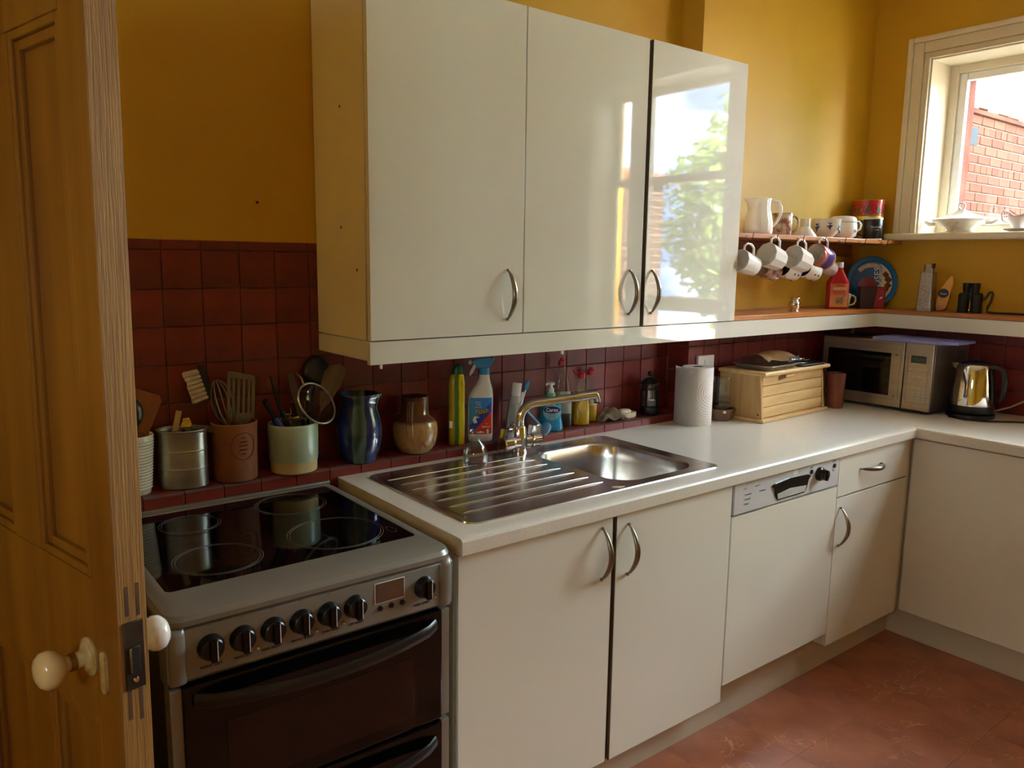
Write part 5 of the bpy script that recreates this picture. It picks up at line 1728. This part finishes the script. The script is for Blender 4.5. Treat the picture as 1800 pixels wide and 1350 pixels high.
TUL = T('tulip_bowl', 'cream bowl painted with blue tulips', 'bowl', (2.245, .500, UZ), radians(-38))
OB('body', lathe([(0, 0), (.026, 0), (.028, .004), (.044, .018), (.054, .040), (.060, .080), (.0585, .081), (.052, .042), (.042, .021), (.026, .008), (0, .007)], 40), OFFW, TUL, 60)
BLUEP = M('blue tulip paint', (62, 76, 128), .3, col2=(48, 58, 104), scale=30)
for ang_, z_ in ((-6, .050), (48, .040), (-62, .046)):
    a = radians(ang_)
    rr = .0575
    mt = Matrix.Rotation(a, 4, 'Z') @ at(0, -rr, z_) @ Matrix.Rotation(radians(-9), 4, 'X')
    OB('painted_tulip', xf(prism([(0, .006), (.008, .010), (.0105, .026), (.005, .018), (0, .028), (-.005, .018), (-.0105, .026), (-.008, .010)], -.0015, .003), mt), BLUEP, TUL)
    OB('painted_leaf', xf(prism([(0, -.020), (.003, -.008), (.014, .004), (.006, .002), (.001, .006), (-.001, .006), (-.005, .000), (-.014, .002), (-.003, -.010)], .0005, .0045), mt), BLUEP, TUL)
lp_ = T('lidded_pot', 'white lidded china pot with small blue mark, between tulip bowl and tins', 'pot', (2.395, .510, UZ), radians(-36))
OB('body', lathe([(0, 0), (.040, 0), (.042, .003), (.056, .014), (.061, .034), (.060, .056), (.057, .072), (0, .072)], 40), WHITEC, lp_, 60)
OB('lid', lathe([(.0575, .072), (.0585, .078), (.055, .090), (.045, .098), (.020, .101), (0, .101)], 40), WHITEC, lp_, 60)
OB('handle', tube([(.054, 0, .074), (.072, 0, .078), (.082, 0, .064), (.078, 0, .044), (.056, 0, .032)], .006, 10, flat=.7), WHITEC, lp_, 60)
OB('lid_joint', tube([(.0583 * cos(2 * pi * i / 40), .0583 * sin(2 * pi * i / 40), .0725) for i in range(40)], .0011, 5, closed=True), GREYINK, lp_)
text('lettering', 'De', .014, M('blue print', (52, 104, 190), .4, col2=(46, 96, 180), scale=6), lp_, Matrix.Rotation(radians(34), 4, 'Z') @ at(0, 0, .034), cyl=.0612, bold=.0006)
gt = T('gold_tin', 'yellow-gold printed round tin under the red tin', 'tin', (2.630, .528, UZ))
OB('body', lathe([(0, 0), (.0655, 0), (.066, .002), (.066, .096), (0, .096)], 44), M('gold printed tin', (206, 190, 120), .3, metal=.3, col2=(150, 150, 90), scale=26, contrast=(.45, .6), coat=.2), gt)
OB('lid', lathe([(0, .110), (.066, .110), (.0685, .108), (.0685, .092), (.0665, .092)], 44), M('gold lid', (212, 184, 84), .25, metal=.6, col2=(200, 172, 74), scale=6), gt)
rtn = T('red_tin', 'red festive round tin with fir tree print, topmost on the gold tin', 'tin', (2.632, .528, UZ + .1105))
OB('body', lathe([(0, 0), (.0675, 0), (.068, .002), (.068, .054), (0, .054)], 48), M('red dotted tin', (168, 28, 36), .25, col2=(214, 120, 112), scale=130, contrast=(.60, .64), coat=.3), rtn)
OB('lid', lathe([(0, .071), (.066, .071), (.071, .069), (.071, .052), (.069, .052)], 48), M('red and gold lid', (176, 40, 40), .22, col2=(166, 34, 36), scale=5, coat=.4), rtn)
for lbl_, z_ in (('gold_bead', .0695), ('gold_bead', .003)):
    OB(lbl_, tube([(.0705 * cos(2 * pi * i / 48), .0705 * sin(2 * pi * i / 48), z_) for i in range(48)] if z_ > .01 else [(.0682 * cos(2 * pi * i / 48), .0682 * sin(2 * pi * i / 48), z_) for i in range(48)], .0014, 6, closed=True), M('gold lid', (212, 184, 84)), rtn)
FIR = M('dark fir print', (66, 84, 48), .4, col2=(56, 72, 40), scale=20)
for k_ in range(9):
    a = radians(k_ * 40 - 62)
    OB('printed_tree', xf(prism([(-.013, .012), (.013, .012), (.007, .022), (.011, .022), (.004, .032), (.008, .032), (0, .046), (-.008, .032), (-.004, .032), (-.011, .022), (-.007, .022)], -.0008, .0012), Matrix.Rotation(a, 4, 'Z') @ at(0, -.068, 0)), FIR, rtn)
bm_ = mug('black_mug', 'black mug with two lines of white lettering in front of the gold tin', (2.545, .452, UZ), .0405, .096, BLACKP, radians(112), .99, inner=OFFW)
OB('rim_band', lathe([(.0408, .090), (.0409, .0965), (.0392, .0968), (.0378, .092)], 36), OFFW, bm_)
OB('foot_band', lathe([(.0404, .000), (.0407, .005)], 36), OFFW, bm_)
for s_, z_, sz in (('Happy Lady', .056, .0105), ('l l u l l', .043, .0075)):
    text('lettering', s_, sz, WINK, bm_, Matrix.Rotation(radians(-112 - 40), 4, 'Z') @ at(0, 0, z_), cyl=.0409)

# ---- hanging mugs


def hang(name, label, c, r, h, mat, seg=36, o=(-.93, .06, .26), inner=None, taper=.85, cat='mug', hmat=None):
    """c = mug mid-axis point; mouth looks along o, handle up"""
    t = mug(name, label, (0, 0, 0), r, h, mat, 0, taper, hmat, 'mugs hanging from the shelf', cat, seg, inner)
    z = Vector(o).normalized()
    x = (Vector((0, 0, 1)) - z * z.z).normalized()
    y = z.cross(x)
    R = Matrix((x, y, z)).transposed().to_4x4()
    t.matrix_world = Matrix.Translation(Vector(c) - z * h * .5) @ R
    return t


hang('hanging_mug', 'plain white mug hanging farthest left, half hidden by the cupboard', (1.560, .402, 1.500), .043, .086, WHITEC)
hang('hanging_mug', 'white faceted mug hanging second from the cupboard', (1.712, .395, 1.524), .048, .084, WHITEC, 10)
hang('hanging_mug', 'white faceted mug hanging next to the purple mug', (1.890, .395, 1.518), .048, .088, WHITEC, 10)
PM = hang('hanging_mug', 'purple, red and yellow printed mug hanging from the shelf hook', (2.046, .395, 1.532), .044, .090, ramp_mat('purple red yellow wrap', 'z', [(0, (186, 70, 56)), (.012, (206, 170, 70)), (.026, (92, 60, 140)), (.06, (84, 54, 132)), (.078, (190, 120, 70)), (.09, (186, 62, 52))], .2, .4, wob=.02), 36, inner=OFFW, taper=.93, hmat=WHITEC)
for a_ in (150, 200, 250):
    OB('yellow_burst', xf(prism([((.012 if i % 2 else .006) * cos(pi * i / 6), .045 + (.012 if i % 2 else .006) * sin(pi * i / 6)) for i in range(12)], -.0008, .001), Matrix.Rotation(radians(a_), 4, 'Z') @ at(0, -.0432, 0)), GOLDINK, PM)
hang('hanging_mug', 'pinkish brown patterned mug hanging behind the white mugs', (1.845, .500, 1.478), .043, .090, M('pink brown transfer print', (196, 176, 166), .25, col2=(150, 84, 84), scale=36, contrast=(.42, .58), coat=.3), inner=OFFW)
for lab_, c_, inn in (('white spotted mug with maroon inside, hanging in the back row', (1.985, .500, 1.478), M('maroon glaze', (84, 16, 26), .2, col2=(76, 14, 22), scale=6)), ('white spotted mug with black inside, hanging in the back row', (2.135, .500, 1.476), BLACKP)):
    sm = hang('spotted_mug', lab_, c_, .041, .085, WHITEC, inner=inn, taper=.95)
    for k_ in range(14):
        a = radians(k_ * 51 + 90)
        z_ = .018 + (k_ % 3) * .024
        OB('painted_spot', xf(lathe([(0, .0006), (.0036, .0005), (.004, -.0006)], 10), Matrix.Rotation(a, 4, 'Z') @ at(.0398 + .002 * z_ / .085, 0, z_) @ Matrix.Rotation(radians(90), 4, 'Y')), INK, sm)
hang('hanging_mug', 'pale pink mug hanging last in the back row above the red bottle', (2.270, .500, 1.490), .038, .082, M('pale pink glaze', (206, 184, 172), .2, col2=(196, 172, 160), scale=6, coat=.3), inner=OFFW)

# ================================================================== LOWER SHELF
pw = T('pewter_pot', 'tiny waisted pewter pot on the pine shelf', 'pot', (1.995, .470, LZ))
OB('body', lathe([(0, 0), (.018, 0), (.019, .003), (.013, .007), (.015, .012), (.020, .022), (.019, .034), (.013, .042), (.014, .046), (.021, .050), (.0205, .052), (.012, .046), (0, .044)], 32), CHROME, pw, 60)
pw.scale = (1.25, 1.25, 1.12)
rb = T('red_bottle', 'red plastic household bottle with white cap and orange label', 'bottle', (2.372, .500, LZ), radians(-38))
RS = [(0, 0, 0, .043, .024, 5), (.004, 0, 0, .046, .026, 5), (.11, 0, 0, .046, .026, 5), (.122, 0, 0, .045, .0255, 4), (.166, 0, 0, .021, .018, 2.6), (.178, 0, 0, .017, .016, 2.2), (.182, 0, 0, .016, .016, 2)]
OB('body', loft(RS, 40), RED2, rb, 40)
OB('cap', lathe([(0, .182), (.0185, .182), (.0185, .204), (.017, .206), (0, .206)], 26), WPLAS, rb)
ol = OB('label', loft([(z, 0, 0, .046, .026, 5) for z in (.010, .060, .112)], 18, a0=-42, a1=42, off=.0005), ramp_mat('orange cream label', 'z', [(.01, (206, 150, 72)), (.05, (210, 140, 88)), (.075, (206, 96, 66)), (.112, (196, 106, 60))], .4), rb)
text('lettering', 'KILROCK', .0145, M('pale olive print', (206, 200, 160), .5, col2=(196, 190, 148), scale=8), ol, at(0, -.0272, .090) @ FACE_Y, bold=.0006)
OB('small_print', box(-.018, .018, -.0272, -.0264, .103, .106), INK, ol)
for z_ in (.078, .072, .066):
    OB('small_print', box(-.028, .022, -.0272, -.0264, z_, z_ + .0022), M('dark red print', (150, 50, 40), .5, col2=(140, 44, 36), scale=8), ol)
OB('picture', prism([(.020 * cos(a) + .002, .036 + .017 * sin(a)) for a in [2 * pi * i / 24 for i in range(24)]], -.0272, -.0264), M('grey picture print', (92, 84, 76), .5, col2=(190, 140, 70), scale=70), ol)
OB('picture_hose', tube([(.012, -.027, .044), (.020, -.027, .060), (.030, -.0262, .066)], .0022, 6), GREYINK, ol)
wcp = mug('cream_cup', 'small cream jug half hidden behind the red bottle', (2.470, .520, LZ), .030, .066, OFFW, radians(-25), .72, group=None, cat='jug')
rn = T('round_tin_lid', 'round blue tub lid with a pale brown picture leaning on the wall', 'lid', (2.680, .575, LZ + .118))
z = Vector((-.58, -.78, .20)).normalized()
x = Vector((-z.y, z.x, 0)).normalized()
y = z.cross(x)
rn.matrix_world = Matrix.Translation((2.652, .495, LZ + .1175)) @ Matrix((x, y, z)).transposed().to_4x4()
ROSB = M('blue tub plastic', (22, 116, 178), .3, col2=(18, 106, 168), scale=6)
OB('rim', lathe([(.094, .0), (.112, .0), (.118, .004), (.119, .012), (.115, .016), (.100, .014), (.096, .008)], 56, closed=True), ROSB, rn)
face = OB('picture_disc', lathe([(0, .006), (.096, .006), (.096, .003), (0, .003)], 56), ramp_mat('blue and cream picture', 'x', [(-.10, (40, 90, 150)), (-.02, (44, 96, 160)), (.052, (60, 114, 178)), (.064, (206, 198, 186)), (.095, (214, 206, 194))], .35, wob=.03), rn)
text('lettering', 'ROSES', .042, WINK, face, at(.028, .010, .0068) @ Matrix.Rotation(radians(90), 4, 'Z'), ext=.0004)
CHOC = M('brown chocolate print', (92, 46, 30), .4, col2=(122, 66, 42), scale=40)
for a_, r_, s_ in ((28, .074, .014), (8, .078, .016), (-12, .076, .015), (-30, .072, .013)):
    a = radians(a_)
    OB('printed_sweet', xf(lathe([(0, .0016), (.7, .0014), (1, 0)], 14, lobes=4, amp=.2), at(r_ * cos(a), r_ * sin(a), .006) @ Matrix.Diagonal((s_, s_, 1, 1))), CHOC, face)
OB('cream_swirl', tube(arc((0, 0, .0062), .078, radians(60), radians(140), 16, 'xy'), .010, 8, flat=.15, upv=(0, 0, 1)), M('cream swirl print', (206, 198, 184), .4, col2=(180, 170, 156), scale=30), face)
mbx = T('maroon_box', 'dark maroon packet with red front leaning on the blue lid', 'packet', (2.560, .432, LZ), radians(-40))
OB('box', prism([(-.055, 0), (.050, 0), (.058, .098), (-.060, .098)], 0, .026, .002), M('dark maroon card', (52, 12, 18), .6, col2=(44, 9, 14), scale=6), mbx)
rp = OB('red_front', prism([(.004, .002), (.048, .002), (.056, .096), (.018, .096)], -.0012, .0002), M('red card print', (150, 30, 34), .6, col2=(140, 26, 30), scale=6), mbx)
text('lettering', 'Q', .024, M('pale red print', (200, 90, 84), .5, col2=(192, 84, 78), scale=6), rp, at(.036, -.0018, .072) @ FACE_Y)
OB('swan_mark', prism([(.024, .044), (.030, .042), (.038, .046), (.044, .054), (.036, .052), (.030, .056), (.033, .049)], -.0022, -.001), WINK, rp)
mdl = T('maroon_dish', 'translucent dark red round dish standing behind the maroon packet', 'dish', (2.585, .500, LZ + .040))
mdl.matrix_world = Matrix.Translation((2.566, .470, LZ + .095)) @ Matrix((x, y, z)).transposed().to_4x4()
OB('dish', lathe([(0, 0), (.034, .001), (.044, .005), (.046, .010), (.043, .010), (.034, .005), (0, .004)], 36), M('dark red plastic', (112, 20, 44), .2, col2=(100, 16, 38), scale=6, coat=.3), mdl)

# right arm
gr_ = T('box_grater', 'square steel box grater with handle on the corner shelf', 'grater', (2.648, .235, LZ), radians(8))
GSTEEL = M('pitted grater steel', (176, 166, 156), .35, metal=.8, col2=(146, 137, 128), scale=160, contrast=(.42, .58))
OB('body', loft([(0, 0, 0, .036, .034, 9), (.165, 0, 0, .030, .026, 9)], 36), GSTEEL, gr_, 30)
OB('lower_band', loft([(0, 0, 0, .0372, .0352, 9), (.010, 0, 0, .0368, .0348, 9)], 36), SATIN, gr_, 30)
OB('top_plate', loft([(.164, 0, 0, .0312, .0272, 9), (.170, 0, 0, .0312, .0272, 9)], 36), SATIN, gr_, 30)
OB('handle', loft([(.170, 0, 0, .010, .021, 4), (.200, 0, 0, .010, .019, 4), (.205, 0, 0, .008, .016, 4)], 24), SATIN, gr_, 40)
OB('handle_end', box(-.011, .011, -.0215, -.012, .186, .206, .002), M('maroon handle cap', (70, 24, 22), .4, col2=(60, 20, 18), scale=6), gr_)
ykm = ramp_mat('orange brown sweet wrapper', 'z', [(0, (150, 90, 40)), (.045, (212, 150, 40)), (.16, (230, 170, 50))], .3, .3, wob=.03)
yk = T('sweet_packet', 'small yellow-orange packet with round dark badge by the grater', 'packet', (2.672, .172, LZ), radians(-75))
b = prism([(-.028, .002), (-.004, .0), (.014, .012), (.022, .060), (.034, .120), (.030, .150), (.018, .155), (.010, .130), (-.010, .110), (-.026, .070), (-.024, .03)], -.010, .010, .004)
OB('wrapper', b, ykm, yk, 50)
OB('badge', xf(lathe([(0, .001), (.020, .0008), (.021, 0)], 24, sy=.95), at(-.002, -.010, .078) @ Matrix.Rotation(radians(90), 4, 'X')), M('dark green badge', (26, 34, 26), .4, col2=(22, 30, 22), scale=6), yk)
text('lettering', 'Vono', .011, WINK, yk, at(-.002, -.0122, .076) @ FACE_Y)
bi = T('binoculars', 'black binoculars standing upright on the corner shelf', 'binoculars', (2.660, .058, LZ), radians(-78))
for s in (-1, 1):
    tb_ = OB('barrel', xf(lathe([(0, 0), (.021, 0), (.0225, .003), (.0225, .020), (.0215, .024), (.022, .066), (.0215, .078), (.0165, .082), (.0165, .084), (0, .084)], 28), at(s * .0245, 0, 0)), MATTB, bi, 40)
    OB('eyepiece', xf(lathe([(0, .082), (.0145, .082), (.0155, .10), (.0165, .104), (.0175, .118), (.017, .126), (.0125, .126), (.0115, .118), (0, .118)], 28), at(s * .016, 0, 0)), BLACKP, tb_, 40)
OB('bridge', box(-.024, .024, -.010, .010, .050, .092, .003), MATTB, bi)
OB('focus_wheel', lathe([(0, .088), (.009, .088), (.0095, .092), (.0095, .108), (0, .109)], 20), BLACKP, bi)
OB('strap', tube([(.046, 0, .052), (.060, .002, .072), (.068, .004, .088), (.076, .004, .090), (.080, .004, .078), (.076, .002, .050), (.066, -.004, .022), (.068, -.012, .006), (.10, -.016, .004), (.16, -.010, .005), (.24, -.016, .004), (.34, -.008, .004)], .005, 8, flat=.3, upv=(0, 1, .2)), BLACKP, bi, 60)
OB('lens_cap_mark', xf(lathe([(0, 0), (.0035, 0), (.003, .002), (0, .002)], 12), at(0, -.011, .012) @ Matrix.Rotation(radians(90), 4, 'X')), WPLAS, bi)

# ================================================================== WINDOW SILL
tu = T('tureen', 'lidded white china tureen with scrolled handles on the window sill', 'tureen', (2.790, .185, 1.6455), radians(90))
CHN = M('floral white china', (232, 228, 220), .15, col2=(196, 186, 188), scale=26, contrast=(.62, .72), coat=.4)
OB('bowl', lathe([(0, 0), (.060, 0), (.064, .004), (.054, .012), (.060, .022), (.092, .040), (.112, .050), (.118, .056), (.112, .057), (.06, .03), (0, .03)], 48, sy=.66, lobes=12, amp=.018), CHN, tu, 60)
OB('lid', lathe([(.119, .056), (.121, .060), (.112, .064), (.090, .070), (.060, .078), (.034, .090), (.018, .100), (.013, .105), (0, .106)], 48, sy=.66, lobes=12, amp=.018), CHN, tu, 60)
OB('finial', tube(arc((0, 0, .117), .013, 0, 2 * pi, 20, 'xz')[:-1], .0042, 8, closed=True), CHN, tu, 60)
for s in (-1, 1):
    OB('handle', tube([(s * .106, 0, .048), (s * .128, 0, .044), (s * .146, 0, .052), (s * .156, 0, .056), (s * .150, 0, .050), (s * .130, 0, .036), (s * .104, 0, .038)], .0055, 8), CHN, tu, 60)
sa = T('saucer', 'pale china saucer under the gravy boat on the window sill', 'saucer', (2.775, -.052, 1.6455))
OB('dish', lathe([(0, 0), (.034, 0), (.036, .003), (.054, .009), (.066, .013), (.066, .0145), (.052, .0115), (.034, .006), (0, .005)], 44, sx=.8), CHN, sa, 60)
gv = T('gravy_boat', 'pink and white gravy boat with curved rim standing on the saucer', 'gravy boat', (2.775, -.052, 1.6455 + .0063), radians(90))
b = lathe([(0, 0), (.024, 0), (.025, .004), (.020, .010), (.030, .024), (.040, .046), (.044, .070), (.046, .078), (.044, .078), (.038, .048), (.028, .026), (0, .016)], 44, sy=.72)
for v in b.verts:
    if v.co.z > .05:
        q = (v.co.z - .05) / .028
        v.co.z += q * (.014 * cos(2 * atan2(v.co.y, v.co.x)) - .004)
        if v.co.x < 0:
            v.co.x *= 1 + .45 * q
OB('body', b, ramp_mat('pink to white glaze', 'z', [(0, (236, 228, 222)), (.055, (234, 222, 216)), (.072, (206, 150, 140)), (.09, (190, 124, 116))], .15, .4, wob=.012), gv, 60)
OB('handle', tube([(.040, 0, .070), (.058, 0, .082), (.068, 0, .070), (.062, 0, .045), (.046, 0, .034), (.034, 0, .032)], .0045, 8), CHN, gv, 60)
